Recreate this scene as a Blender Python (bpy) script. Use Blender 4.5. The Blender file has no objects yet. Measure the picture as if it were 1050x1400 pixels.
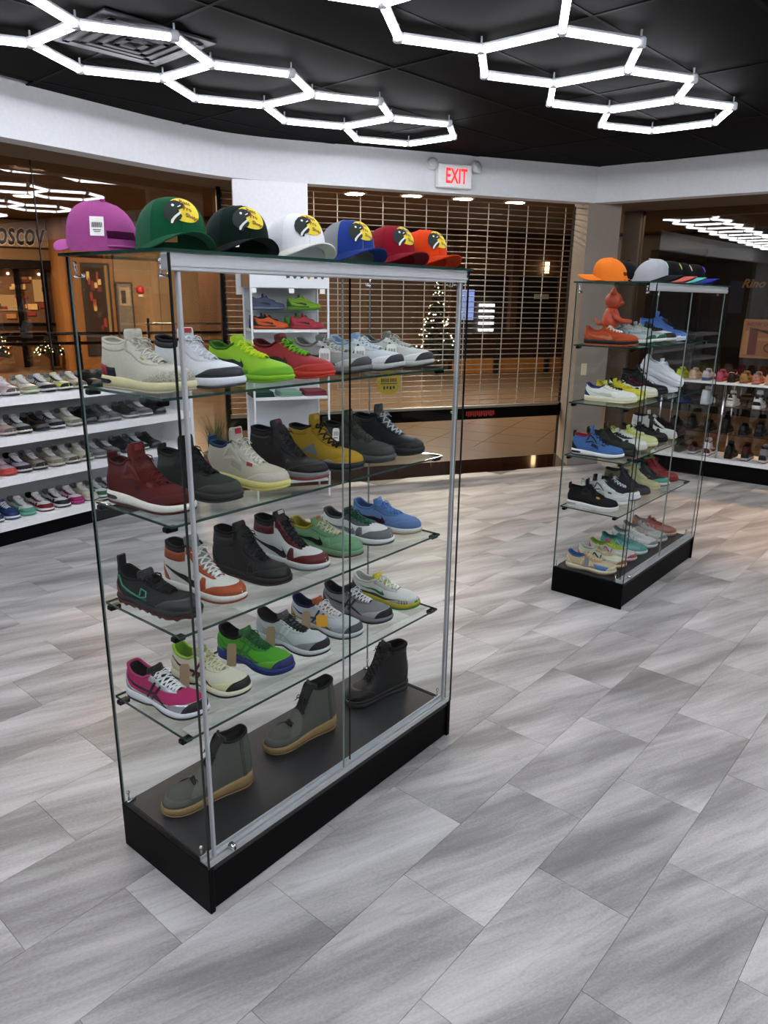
import bpy, bmesh, math, random
from mathutils import Vector, Matrix
random.seed(7)
SC = bpy.context.scene
COL = SC.collection
R = math.radians

# ------------------------------------------------------------------ camera
CAM_H = 1.7150
PITCH, ROLL = -0.2862, 0.0139
cd = bpy.data.cameras.new('camera')
cam = bpy.data.objects.new('camera', cd)
COL.objects.link(cam)
cd.sensor_fit = 'VERTICAL'
cd.sensor_height = 36.0
cd.lens = 998.3 / 1400 * 36.0
cd.clip_start = 0.05
cd.clip_end = 200
_cp, _sp, _cr, _sr = math.cos(PITCH), math.sin(PITCH), math.cos(ROLL), math.sin(ROLL)
_f = Vector((0, _cp, _sp)); _u = Vector((0, -_sp, _cp)); _r = Vector((1, 0, 0))
_r2 = _r * _cr + _u * _sr
_u2 = -_r * _sr + _u * _cr
cam.matrix_world = Matrix(((_r2.x, _u2.x, -_f.x, 0), (_r2.y, _u2.y, -_f.y, 0), (_r2.z, _u2.z, -_f.z, CAM_H), (0, 0, 0, 1)))
SC.camera = cam

# ------------------------------------------------------------------ world, exposure
w = bpy.data.worlds.new('world'); SC.world = w
w.use_nodes = True
w.node_tree.nodes['Background'].inputs[0].default_value = (0.05, 0.045, 0.04, 1)
w.node_tree.nodes['Background'].inputs[1].default_value = 0.3
SC.view_settings.view_transform = 'Standard'
SC.view_settings.look = 'None'
SC.view_settings.gamma = 1
SC.view_settings.use_curve_mapping = False
SC.view_settings.exposure = 1.16
SC.cycles.transparent_max_bounces = 64
SC.cycles.max_bounces = 10
SC.cycles.glossy_bounces = 4
SC.cycles.use_denoising = True
TUBE_STRENGTH = 11.0          # LED tubes: the lamps of the shop
MALL_LAMP = 36.0              # downlights of the concourse

# ------------------------------------------------------------------ materials
def lin(c):
    if isinstance(c, str):
        c = c.lstrip('#'); c = [int(c[i:i + 2], 16) / 255 for i in (0, 2, 4)]
    return tuple((x / 12.92 if x <= .04045 else ((x + .055) / 1.055) ** 2.4) for x in c) + (1,)
_mats = {}
def mat(color, kind='leather', rough=None, metal=None):
    """Procedural material, cached: base colour with a fine grain and a small relief."""
    key = (color, kind, rough, metal)
    if key in _mats: return _mats[key]
    P = dict(leather=(.48, 0, 180, .10, .06), suede=(.92, 0, 300, .08, .10), mesh=(.85, 0, 500, .15, .12), rubber=(.62, 0, 90, .05, .04),
             lace=(.9, 0, 600, .1, .08), plain=(.5, 0, 30, 0, .03), gloss=(.18, 0, 30, 0, .02), metal=(.3, 1, 60, .03, .04),
             chrome=(.12, 1, 60, 0, .02), paint=(.62, 0, 40, 0, .03), fabric=(.95, 0, 500, .12, .08), wood=(.45, 0, 8, .05, .16),
             foil=(.28, .75, 120, .05, .04), elephant=(.6, 0, 260, .2, .30))[kind]
    m = bpy.data.materials.new(kind + '_' + str(color).lstrip('#')); m.use_nodes = True
    nt = m.node_tree; b = nt.nodes['Principled BSDF']
    c = lin(color)
    if kind in ('leather', 'suede', 'mesh', 'fabric', 'lace', 'rubber'):
        k = .28 + .72 * (.3 * c[0] + .6 * c[1] + .1 * c[2]) ** .4
        c = (c[0] * k, c[1] * k, c[2] * k, 1)
    tc = nt.nodes.new('ShaderNodeTexCoord')
    nz = nt.nodes.new('ShaderNodeTexNoise'); nz.inputs['Scale'].default_value = P[2]; nz.inputs['Detail'].default_value = 3
    src = tc.outputs['Object']
    if kind == 'wood':
        mp = nt.nodes.new('ShaderNodeMapping'); mp.inputs['Scale'].default_value = (1, 1, .12)
        nt.links.new(src, mp.inputs[0]); src = mp.outputs[0]
    nt.links.new(src, nz.inputs['Vector'])
    mx = nt.nodes.new('ShaderNodeMix'); mx.data_type = 'RGBA'
    d = 1 - P[4]; l = 1 + P[4] * .6
    mx.inputs[6].default_value = (c[0] * d, c[1] * d, c[2] * d, 1)
    mx.inputs[7].default_value = (min(1, c[0] * l), min(1, c[1] * l), min(1, c[2] * l), 1)
    rp = nt.nodes.new('ShaderNodeMapRange'); rp.inputs[1].default_value = .35 if kind != 'elephant' else .46; rp.inputs[2].default_value = .65 if kind != 'elephant' else .54
    nt.links.new(nz.outputs[0], rp.inputs[0]); nt.links.new(rp.outputs[0], mx.inputs[0])
    nt.links.new(mx.outputs[2], b.inputs['Base Color'])
    b.inputs['Roughness'].default_value = P[0] if rough is None else rough
    b.inputs['Metallic'].default_value = P[1] if metal is None else metal
    if kind in ('leather', 'rubber'): b.inputs['Specular IOR Level'].default_value = .35
    if kind in ('paint',): b.inputs['Specular IOR Level'].default_value = .08
    if kind in ('suede', 'mesh', 'fabric', 'lace'): b.inputs['Specular IOR Level'].default_value = .2
    if P[3] > 0:
        bp = nt.nodes.new('ShaderNodeBump'); bp.inputs['Strength'].default_value = P[3]; bp.inputs['Distance'].default_value = .0015
        nt.links.new(nz.outputs[0], bp.inputs['Height']); nt.links.new(bp.outputs[0], b.inputs['Normal'])
    _mats[key] = m
    return m
def emit(color, strength, name='lamp'):
    key = ('e', color, strength)
    if key in _mats: return _mats[key]
    m = bpy.data.materials.new(name); m.use_nodes = True; nt = m.node_tree
    nt.nodes.remove(nt.nodes['Principled BSDF'])
    e = nt.nodes.new('ShaderNodeEmission'); e.inputs[0].default_value = lin(color); e.inputs[1].default_value = strength
    nt.links.new(e.outputs[0], nt.nodes['Material Output'].inputs[0])
    _mats[key] = m
    return m
def glass(tint='#ffffff', refl=1.0, rough=0.0, f0=.04):
    key = ('g', tint, refl, rough, f0)
    if key in _mats: return _mats[key]
    m = bpy.data.materials.new('glass_pane'); m.use_nodes = True; nt = m.node_tree
    nt.nodes.remove(nt.nodes['Principled BSDF'])
    t = nt.nodes.new('ShaderNodeBsdfTransparent'); t.inputs[0].default_value = lin(tint)
    g = nt.nodes.new('ShaderNodeBsdfGlossy'); g.inputs['Roughness'].default_value = rough
    lw = nt.nodes.new('ShaderNodeLayerWeight'); lw.inputs[0].default_value = .5
    pw = nt.nodes.new('ShaderNodeMath'); pw.operation = 'POWER'; pw.inputs[1].default_value = 5
    ml = nt.nodes.new('ShaderNodeMath'); ml.operation = 'MULTIPLY_ADD'; ml.inputs[1].default_value = (1 - f0) * refl; ml.inputs[2].default_value = f0 * refl
    ml.use_clamp = True
    ms = nt.nodes.new('ShaderNodeMixShader')
    nt.links.new(lw.outputs['Facing'], pw.inputs[0]); nt.links.new(pw.outputs[0], ml.inputs[0]); nt.links.new(ml.outputs[0], ms.inputs[0])
    nt.links.new(t.outputs[0], ms.inputs[1]); nt.links.new(g.outputs[0], ms.inputs[2])
    nt.links.new(ms.outputs[0], nt.nodes['Material Output'].inputs[0])
    _mats[key] = m
    return m

# ------------------------------------------------------------------ object helpers
def mesh(name, verts, faces, smooth=False):
    me = bpy.data.meshes.new(name)
    me.from_pydata([tuple(v) for v in verts], [], [tuple(f) for f in faces])
    bm = bmesh.new(); bm.from_mesh(me)
    bmesh.ops.recalc_face_normals(bm, faces=bm.faces); bm.to_mesh(me); bm.free()
    if smooth: me.polygons.foreach_set('use_smooth', [True] * len(me.polygons))
    me.materials.append(None)
    return me
def put(name, me, m=None, parent=None, loc=(0, 0, 0), rot=(0, 0, 0)):
    o = bpy.data.objects.new(name, me); COL.objects.link(o)
    o.location = loc; o.rotation_euler = rot
    if parent is not None: o.parent = parent
    if m is not None and len(o.material_slots):
        o.material_slots[0].link = 'OBJECT'; o.material_slots[0].material = m
    return o
def tag(o, label=None, cat=None, group=None, kind=None):
    for k, v in (('label', label), ('category', cat), ('group', group), ('kind', kind)):
        if v: o[k] = v
    return o
def thing(name, label, cat, loc=(0, 0, 0), rz=0, group=None, rot=None):
    o = bpy.data.objects.new(name, None); COL.objects.link(o); o.empty_display_size = .05
    o.location = loc; o.rotation_euler = rot if rot else (0, 0, rz)
    return tag(o, label, cat, group)
class MB:
    """Collects shapes into one mesh."""
    def __init__(s): s.v = []; s.f = []
    def add(s, v, f):
        n = len(s.v); s.v += [tuple(p) for p in v]; s.f += [tuple(i + n for i in q) for q in f]; return s
    def box(s, x0, x1, y0, y1, z0, z1, bev=0.0):
        if bev <= 0:
            v = [(x, y, z) for z in (z0, z1) for y in (y0, y1) for x in (x0, x1)]
            return s.add(v, [(0, 2, 3, 1), (4, 5, 7, 6), (0, 1, 5, 4), (1, 3, 7, 5), (3, 2, 6, 7), (2, 0, 4, 6)])
        b = min(bev, (x1 - x0) * .45, (y1 - y0) * .45, (z1 - z0) * .45)
        bm = bmesh.new(); vs = [bm.verts.new((x, y, z)) for z in (z0, z1) for y in (y0, y1) for x in (x0, x1)]
        for q in [(0, 2, 3, 1), (4, 5, 7, 6), (0, 1, 5, 4), (1, 3, 7, 5), (3, 2, 6, 7), (2, 0, 4, 6)]: bm.faces.new([vs[i] for i in q])
        bmesh.ops.bevel(bm, geom=list(bm.edges), offset=b, segments=1, affect='EDGES')
        bm.verts.index_update()
        s.add([v.co[:] for v in bm.verts], [[v.index for v in f.verts] for f in bm.faces]); bm.free(); return s
    def prism(s, pts, z0, z1):
        n = len(pts); v = [(p[0], p[1], z0) for p in pts] + [(p[0], p[1], z1) for p in pts]
        return s.add(v, [tuple(range(n))[::-1], tuple(range(n, 2 * n))] + [(i, (i + 1) % n, n + (i + 1) % n, n + i) for i in range(n)])
    def tube(s, pts, r, n=6, caps=True, flat=1.0, up=(0, 0, 1)):
        pts = [Vector(p) for p in pts]; rings = []; k = len(pts)
        rr = r if isinstance(r, (list, tuple)) else [r] * k
        v = []
        for i, p in enumerate(pts):
            t = (pts[min(i + 1, k - 1)] - pts[max(i - 1, 0)])
            t = t.normalized() if t.length > 1e-9 else Vector((1, 0, 0))
            a = t.cross(Vector(up))
            if a.length < 1e-4: a = t.cross(Vector((0, 1, 0.1)))
            a.normalize(); b = a.cross(t)
            for j in range(n):
                q = 2 * math.pi * (j + .5) / n
                v.append(p + a * math.cos(q) * rr[i] + b * math.sin(q) * rr[i] * flat)
        f = [(i * n + j, i * n + (j + 1) % n, (i + 1) * n + (j + 1) % n, (i + 1) * n + j) for i in range(k - 1) for j in range(n)]
        if caps: f += [tuple(range(n))[::-1], tuple(range((k - 1) * n, k * n))]
        return s.add(v, f)
    def lathe(s, prof, n=16, c=(0, 0, 0), sx=1, sy=1):
        v = [(c[0] + r * math.cos(2 * math.pi * j / n) * sx, c[1] + r * math.sin(2 * math.pi * j / n) * sy, c[2] + z) for r, z in prof for j in range(n)]
        k = len(prof)
        f = [(i * n + j, i * n + (j + 1) % n, (i + 1) * n + (j + 1) % n, (i + 1) * n + j) for i in range(k - 1) for j in range(n)]
        f += [tuple(range(n))[::-1], tuple(range((k - 1) * n, k * n))]
        return s.add(v, f)
    def ball(s, c, r, n=10, m=6, sc=(1, 1, 1)):
        prof = [(max(1e-4, r * math.sin(math.pi * i / m)), -r * math.cos(math.pi * i / m)) for i in range(m + 1)]
        v = [(c[0] + p * math.cos(2 * math.pi * j / n) * sc[0], c[1] + p * math.sin(2 * math.pi * j / n) * sc[1], c[2] + z * sc[2]) for p, z in prof for j in range(n)]
        return s.add(v, [(i * n + j, i * n + (j + 1) % n, (i + 1) * n + (j + 1) % n, (i + 1) * n + j) for i in range(m) for j in range(n)])
    def mesh(s, name, smooth=False): return mesh(name, s.v, s.f, smooth)
    def put(s, name, m, parent=None, smooth=False, **k): return put(name, s.mesh(name, smooth), m, parent, **k)
def text_mesh(s, size, shear=0.0, bold=0.0, extrude=0.0, res=2):
    """Lettering as flat mesh in the xy plane, centred."""
    c = bpy.data.curves.new('lettering', 'FONT'); c.body = s; c.size = size; c.align_x = 'CENTER'; c.align_y = 'CENTER'
    c.shear = shear; c.offset = bold; c.extrude = extrude; c.resolution_u = res
    o = bpy.data.objects.new('lettering', c); COL.objects.link(o)
    dg = bpy.context.evaluated_depsgraph_get()
    me = bpy.data.meshes.new_from_object(o.evaluated_get(dg))
    v = [p.co.copy() for p in me.vertices]; f = [tuple(p.vertices) for p in me.polygons]
    bpy.data.objects.remove(o); bpy.data.curves.remove(c); bpy.data.meshes.remove(me)
    return v, f
def lerp(a, b, t): return a + (b - a) * t
def sstep(a, b, x):
    t = max(0, min(1, (x - a) / (b - a))); return t * t * (3 - 2 * t)
def spline(keys):
    """Hermite interpolation through (x, y) keys."""
    xs = [k[0] for k in keys]; ys = [k[1] for k in keys]; n = len(xs)
    ms = []
    for i in range(n):
        if i == 0: ms.append((ys[1] - ys[0]) / (xs[1] - xs[0]))
        elif i == n - 1: ms.append((ys[-1] - ys[-2]) / (xs[-1] - xs[-2]))
        else:
            d0 = (ys[i] - ys[i - 1]) / (xs[i] - xs[i - 1]); d1 = (ys[i + 1] - ys[i]) / (xs[i + 1] - xs[i])
            ms.append((d0 + d1) / 2 if d0 * d1 > 0 else 0)
    def f(x):
        x = max(xs[0], min(xs[-1], x)); i = 0
        while i < n - 2 and x > xs[i + 1]: i += 1
        h = xs[i + 1] - xs[i]; t = (x - xs[i]) / h
        return (2 * t ** 3 - 3 * t * t + 1) * ys[i] + (t ** 3 - 2 * t * t + t) * h * ms[i] + (-2 * t ** 3 + 3 * t * t) * ys[i + 1] + (t ** 3 - t * t) * h * ms[i + 1]
    return f

# ------------------------------------------------------------------ shoes
AX = [0, .05, .1, .16, .22, .34, .42, .55, .66, .75, .82, .9, .96, 1]
XX = [0, .008, .035, .09, .16, .30, .40, .55, .68, .79, .875, .95, .988, 1]
WW = [0, .016, .0265, .0325, .0345, .0345, .0355, .041, .0465, .0475, .0435, .031, .0155, 0]
UP = Vector((0, 0, 1))
class Last:
    """The surface of a shoe upper: t runs round the shoe (0 heel, 1 toe, 2 heel), v from sole (0) to topline (1)."""
    def __init__(s, P):
        g = P.get
        s.P = P; s.L = g('L', .292); s.ws = g('ws', 1.0)
        s.ox = spline(list(zip(AX, XX))); s.ow = spline(list(zip(AX, WW)))
        s.sh = spline(P['sole'])
        hz, az, fz, fx, tz, tx = P['hz'], P['az'], P['fz'], g('fx', .40), g('tz', .062), g('tx', .70)
        cw = g('cw', 1.0)
        hx = g('hx', .012)
        K = [(0, hx, 0, hz), (.06, hx + .008, .013, hz), (.1, hx + .025, .021, hz - .001), (.16, hx + .068, .027, lerp(hz, az, .45)), (.22, hx + .128, .030, lerp(hz, az, .85)),
             (.34, lerp(hx + .128, fx, .55), .031, lerp(az, fz, .12)), (.42, fx, .0275, fz), (.55, lerp(fx, tx, .42), .0235, lerp(fz, tz, g('mid', .5))), (.66, lerp(fx, tx, .74), .0205, lerp(fz, tz, g('mid2', .8))),
             (.75, lerp(fx, tx, .93), .0155, tz + .002), (.82, tx, .010, tz), (.9, tx + .008, .005, tz - .0005), (1, tx + .012, 0, tz - .001)]
        s.tx = spline([(k[0], k[1]) for k in K]); s.tw = spline([(k[0], k[2] * cw) for k in K]); s.tz = spline([(k[0], k[3]) for k in K])
        s.toeH = g('toeH', .036); s.bul = g('bul', .005); s.cache = {}
    def ring(s, t):
        t = t % 2; sg, a = (1, t) if t <= 1 else (-1, 2 - t)
        L = s.L; x, w_ = s.ox(a) * L, s.ow(a) * s.ws
        e = .004; a0, a1 = max(0, a - e), min(1, a + e)
        dx = (s.ox(a1) - s.ox(a0)) * L; dw = (s.ow(a1) - s.ow(a0)) * s.ws
        if a < .003: dx = 0
        if a > .997: dx = 0
        l = math.hypot(dx, dw) or 1
        return sg, a, x, w_, Vector((-dw / l, sg * dx / l, 0))
    def bend(s, p):
        return Vector((p.x, p.y + .008 * (max(0, p.x / s.L - .4) / .6) ** 2, p.z))
    def col(s, t):
        k = round(t % 2, 5)
        if k in s.cache: return s.cache[k]
        sg, a, x0, w0, n = s.ring(t); L = s.L
        z0 = s.sh(x0 / L) - .003
        P0 = Vector((x0, sg * w0, z0)); P1 = Vector((s.tx(a) * L, sg * s.tw(a), s.tz(a)))
        dz = P1.z - z0
        tb = sstep(.56, .80, a)
        hb = 1 - sstep(.0, .2, a)
        C1 = P0 + UP * .40 * dz + n * (s.bul * (1 + .4 * hb)); C2 = P1 - UP * .36 * dz + n * (s.bul * (1 - .9 * hb))
        d = P0 - P1; d.z = 0
        D1 = P0 + UP * s.toeH + n * .003; D2 = P1 + d * s.P.get('toeC', .45) - UP * s.P.get('toeD', .008)
        r = (P0, C1.lerp(D1, tb), C2.lerp(D2, tb), P1)
        s.cache[k] = r
        return r
    def S(s, t, v):
        a, b, c, d = s.col(t); u = 1 - v
        return s.bend(a * u ** 3 + b * (3 * u * u * v) + c * (3 * u * v * v) + d * v ** 3)
    def N(s, t, v):
        e = .006
        n = (s.S(t + e, v) - s.S(t - e, v)).cross(s.S(t, min(1, v + e * 3)) - s.S(t, max(0, v - e * 3)))
        if n.length < 1e-12: return Vector((0, 0, 1))
        n.normalize()
        return -n if False else n
    def O(s, t, v, off): return s.S(t, v) + s.N(t, v) * (off * s.flip)
    flip = 1
    def zb(s, q):
        g = s.P.get
        z = g('ts', .010) * (max(0, q - .72) / .28) ** 2 + .004 * (max(0, .06 - q) / .06) ** 2
        z += g('arch', 0) * math.exp(-((q - .47) / .09) ** 2)
        return z

def grid_mesh(name, rows, smooth=True, closed=False):
    """rows: list of equal-length point lists."""
    nr, nc = len(rows), len(rows[0]); v = [p for r in rows for p in r]
    f = [(i * nc + j, i * nc + (j + 1) % nc, (i + 1) * nc + (j + 1) % nc, (i + 1) * nc + j) for i in range(nr - 1) for j in range(nc if closed else nc - 1)]
    return mesh(name, v, f, smooth)

def build_shoe(P, lod=1.0):
    """Meshes of one shoe model as (part name, mesh, role, parent part or None)."""
    s = Last(P); g = P.get; out = []
    # orient normals outward
    s.flip = 1
    if s.N(.4, .4).y < 0: s.flip = -1
    L = s.L; nt = int(30 * lod) * 2; nv = max(5, int(10 * lod))
    so = g('so', .004); ot = g('ot', .006)
    def loop(off, zf, n=None):
        n = n or nt
        r = []
        for i in range(n):
            sg, a, x, w_, nn = s.ring(2 * i / n)
            o_ = off + (g('ribs', 0) * math.sin(x / L * 150) * (1 if off > 0 else 0) * (1 if x < .62 * L else 0))
            p = s.bend(Vector((x, sg * w_, 0)) + nn * o_); p.z = zf(x / L); r.append(p)
        return r
    def solid(name, loops):
        n = len(loops[0]); v = [p for l in loops for p in l]; k = len(loops)
        f = [(i * n + j, i * n + (j + 1) % n, (i + 1) * n + (j + 1) % n, (i + 1) * n + j) for i in range(k - 1) for j in range(n)]
        # end caps as strips across the shoe (left half against right half)
        for b in (0, (k - 1) * n):
            for j in range(n // 2):
                q = (b + j, b + j + 1, b + (n - j - 1) % n, b + (n - j) % n)
                q = tuple(dict.fromkeys(q))
                if len(q) > 2: f.append(q)
        return mesh(name, v, f, True)
    zb, zt = s.zb, s.sh
    pods = g('pods', 0)
    zlow = (lambda q: zb(q) + pods * (.5 + .5 * math.sin(q * 62))) if pods else zb
    out.append(('outsole', solid('outsole', [loop(-.008, zlow), loop(so - .002, zlow), loop(so, lambda q: zb(q) + ot * .4 + pods), loop(so - .0005, lambda q: zb(q) + ot + pods)]), 'outsole', None))
    out.append(('midsole', solid('midsole', [loop(so - .003, lambda q: zb(q) + ot + pods - .0005), loop(so + g('sb', 0), lambda q: lerp(zb(q) + ot + pods, zt(q), .35)), loop(so + g('sb', 0) * .6, lambda q: lerp(zb(q) + ot + pods, zt(q), .75)), loop(so - .0015, zt), loop(-.005, lambda q: zt(q) + .0005)]), 'midsole', None))
    # upper
    rows = [[s.S(2 * j / nt, i / nv) for j in range(nt)] for i in range(nv + 1)]
    out.append(('upper', grid_mesh('upper', rows, True, True), 'upper', None))
    # lining and insole
    ac = .46
    m = int(18 * lod) * 2
    rows = [[s.S(lerp(-ac, ac, j / m), v) - s.N(lerp(-ac, ac, j / m), min(v, .97)) * s.flip * .0045 for j in range(m + 1)] for v in (1, .8, .55, .3, .12)]
    rows.insert(0, [s.S(lerp(-ac, ac, j / m), 1) for j in range(m + 1)])
    lin_i = len(out)
    out.append(('lining', grid_mesh('lining', rows), 'lining', None))
    ins = loop(-.006, lambda q: zt(q) + .006, 32)
    out.append(('insole', mesh('insole', ins, [(j, j + 1, (32 - j - 1) % 32, (32 - j) % 32) for j in range(1, 15)], True), 'insole', None))
    if g('collar', 1):
        b = MB(); m = int(14 * lod) * 2
        b.tube([s.S(lerp(-.42, .42, j / m), .985) - s.N(lerp(-.42, .42, j / m), .95) * s.flip * .002 for j in range(m + 1)], g('cr', .0048), 6)
        out.append(('collar', b.mesh('collar', True), 'collar', None))
    def band(name, role, t0, t1, lo, hi, off=.0014, k=None, kv=3):
        k = k or max(4, int(abs(t1 - t0) * 34 * lod)); rows = []
        lo_ = lo if callable(lo) else (lambda q: lo); hi_ = hi if callable(hi) else (lambda q: hi)
        for i in range(-1, kv + 2):
            r = []
            for j in range(-1, k + 2):
                q = min(k, max(0, j)) / k; t = lerp(t0, t1, q); u = min(kv, max(0, i)) / kv
                v = lerp(lo_(q), hi_(q), u); edge = i in (-1, kv + 1) or j in (-1, k + 1)
                r.append(s.O(t, min(1, max(0, v)), -.0004 if edge else off))
            rows.append(r)
        return grid_mesh(name, rows)
    def both(name, role, a0, a1, lo, hi, **k):
        out.append((name, band(name, role, a0, a1, lo, hi, **k), role, None))
        out.append((name, band(name, role, 2 - a0, 2 - a1, lo, hi, **k), role, None))
    def ribbon(name, role, pts, wid, off=.002, sides=(1, -1)):
        for sg in sides:
            v = []; n = len(pts)
            P3 = []
            for i, (a, vv) in enumerate(pts):
                t = a if sg > 0 else 2 - a
                P3.append((t, vv))
            for i, (t, vv) in enumerate(P3):
                p = s.S(t, vv); q0 = s.S(*P3[max(0, i - 1)]); q1 = s.S(*P3[min(n - 1, i + 1)])
                d = (q1 - q0).normalized(); nn = s.N(t, vv) * s.flip; c = nn.cross(d)
                w_ = wid[i] if isinstance(wid, (list, tuple)) else wid
                for o_, h in ((-w_, -.0005), (-w_ * .9, off), (w_ * .9, off), (w_, -.0005)): v.append(p + c * o_ + nn * h)
            f = [(i * 4 + j, i * 4 + j + 1, i * 4 + j + 5, i * 4 + j + 4) for i in range(n - 1) for j in range(3)]
            f += [(0, 1, 2, 3), ((n - 1) * 4, (n - 1) * 4 + 1, (n - 1) * 4 + 2, (n - 1) * 4 + 3)]
            out.append((name, mesh(name, v, f, False), role, None))
    def swoosh(a0, a1, v0, v1, role='swoosh', off=.0022):
        outer = [(.14, .66), (.06, .45), (.01, .27), (.02, .12), (.10, .02), (.2, .03), (.32, .115), (.47, .24), (.62, .38), (.8, .56), (1, .78)]
        inner = [(.14, .66), (.115, .53), (.105, .45), (.115, .39), (.16, .345), (.22, .34), (.34, .39), (.49, .465), (.64, .545), (.82, .65), (1, .78)]
        for sg in (1, -1):
            v = []
            for (ox_, oy), (ix, iy) in zip(outer, inner):
                for q in (0, .5, 1):
                    x, y = lerp(ox_, ix, q), lerp(oy, iy, q)
                    a = lerp(a1, a0, x); t = a if sg > 0 else 2 - a
                    v.append(s.O(t, lerp(v0, v1, y), off))
            n = len(outer)
            f = [(i * 3 + j, i * 3 + j + 1, i * 3 + j + 4, i * 3 + j + 3) for i in range(n - 1) for j in range(2)]
            out.append(('swoosh', mesh('swoosh', v, f, True), role, None))
    def patch(name, role, pts, off=.0022, sides=(1, -1)):
        """A filled outline in (a, v) on the side of the shoe."""
        for sg in sides:
            c = (sum(p[0] for p in pts) / len(pts), sum(p[1] for p in pts) / len(pts)); v = []
            for k_ in (0, .5, 1):
                for a, vv in pts:
                    a2, v2 = lerp(c[0], a, k_), lerp(c[1], vv, k_)
                    v.append(s.O(a2 if sg > 0 else 2 - a2, v2, off))
            n = len(pts); f = []
            for r in (0, 1):
                f += [(r * n + j, r * n + (j + 1) % n, (r + 1) * n + (j + 1) % n, (r + 1) * n + j) for j in range(n)]
            out.append((name, mesh(name, v, f, True), role, None))
    def airwin(a0, a1, zc, zh, role='air'):
        for sg in (1, -1):
            v = []; k = 8
            for j in range(k + 1):
                q = j / k; a = lerp(a0, a1, q); h = zh * (max(0, 1 - (2 * q - 1) ** 4)) ** .5
                _, _, x, w_, nn = s.ring(a if sg > 0 else 2 - a)
                for u in (-1, 1):
                    p = s.bend(Vector((x, sg * w_, 0)) + nn * (so + g('sb', 0) + .0008)); p.z = zc + u * h; v.append(p)
            out.append(('air_window', mesh('air_window', v, [(2 * j, 2 * j + 1, 2 * j + 3, 2 * j + 2) for j in range(k)]), role, None))
    # tongue
    ext = g('ext', .02); k = 9; cl = []
    for i in range(k + 1):
        a = lerp(.88, .42, i / k); cl.append((s.tx(a) * L, s.tz(a), max(.009, s.tw(a) + .001), 0))
    x, z = cl[-1][0], cl[-1][1]
    for e, wd in ((.35, 1.02), (.7, 1.0), (.93, .9), (1, .7)): cl.append((x - ext * e * g('tl', .35), z + ext * e, .027 * g('cw', 1.0) * wd, e))
    rows = []
    for lay in (0, 1):
        rr = []
        for i, (x, z, hw, e) in enumerate(cl):
            i0, i1 = cl[max(0, i - 1)], cl[min(len(cl) - 1, i + 1)]
            d = Vector((i1[0] - i0[0], 0, i1[1] - i0[1])).normalized(); nn = Vector((-d.z, 0, d.x))
            if nn.x < 0: nn = -nn
            r = []
            for y in (-1, -.6, 0, .6, 1):
                p = Vector((x, y * hw, z)) + nn * ((.0035 - .0085 * y * y) - lay * g('tt', .006) + .002 * e)
                r.append(s.bend(p))
            rr.append(r)
        rows.append(rr)
    V = [p for rr in rows for r in rr for p in r]; nr = len(cl); F = []
    for lay in (0, 1):
        F += [(lay * nr * 5 + i * 5 + j, lay * nr * 5 + i * 5 + j + 1, lay * nr * 5 + (i + 1) * 5 + j + 1, lay * nr * 5 + (i + 1) * 5 + j) for i in range(nr - 1) for j in range(4)]
    o2 = nr * 5
    for i in range(nr - 1):
        for j in (0, 4): F.append((i * 5 + j, (i + 1) * 5 + j, o2 + (i + 1) * 5 + j, o2 + i * 5 + j))
    for i in (0, nr - 1):
        for j in range(4): F.append((i * 5 + j, i * 5 + j + 1, o2 + i * 5 + j + 1, o2 + i * 5 + j))
    ti = len(out)
    out.append(('tongue', mesh('tongue', V, F, True), 'tongue', None))
    if g('tlabel', 1):
        x, z, hw, e = cl[-3]; q = cl[-2]
        d = Vector((q[0] - x, 0, q[1] - z)).normalized(); nn = Vector((-d.z, 0, d.x)); nn = nn if nn.x > 0 else -nn
        c = s.bend(Vector((x, 0, z)) + nn * .0062)
        v = [c + Vector((0, y * hw * .5, 0)) + d * u * ext * .22 - nn * (y * y * .002) for u in (-1, 1) for y in (-1, 0, 1)]
        out.append(('tongue_label', mesh('tongue_label', v, [(0, 1, 4, 3), (1, 2, 5, 4)]), 'label', ti))
    # laces
    n = g('rows', 6)
    if n:
        b = MB(); lw = g('lw', .0034)
        def ey(sg, j):
            a = lerp(.775, g('la', .45), j / (n - 1)); return s.O(a if sg > 0 else 2 - a, .94, .002)
        def lace(p, q, lift):
            mid = (p + q) / 2 + Vector((.001, 0, lift)); pts = []
            for i in range(7):
                u = i / 6; pts.append(p * (1 - u) ** 2 + (mid * 2 - (p + q) / 2) * 2 * u * (1 - u) + q * u * u)
            d = (q - p).normalized(); nx = Vector((.4, 0, .9))
            b.tube(pts, lw, 5, True, .42, up=nx)
        for j in range(n):
            lace(ey(1, j), ey(-1, j), .0075) if (g('bars', 0) or j == 0) else None
            if not g('bars', 0) and j < n - 1:
                lace(ey(1, j), ey(-1, j + 1), .0085); lace(ey(-1, j), ey(1, j + 1), .0095)
        if g('bow', 1):
            p, q = ey(1, n - 1), ey(-1, n - 1); c = (p + q) / 2 + Vector((.002, 0, .009))
            for sg, e in ((1, p), (-1, q)):
                o_ = Vector((.006, sg * .022, -.002))
                b.tube([c, c + o_ * .7 + UP * .007, c + o_ * 1.25 + UP * .003, c + o_ * 1.1 - UP * .004 + Vector((.008, 0, 0)), c + Vector((.006, 0, -.001))], lw * .8, 5, True, .5)
                b.tube([c, c + Vector((.012, sg * .012, .001)), c + Vector((.026, sg * .02, -.011))], lw * .7, 5, True, .5)
        out.append(('laces', b.mesh('laces', True), 'lace', None))
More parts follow.
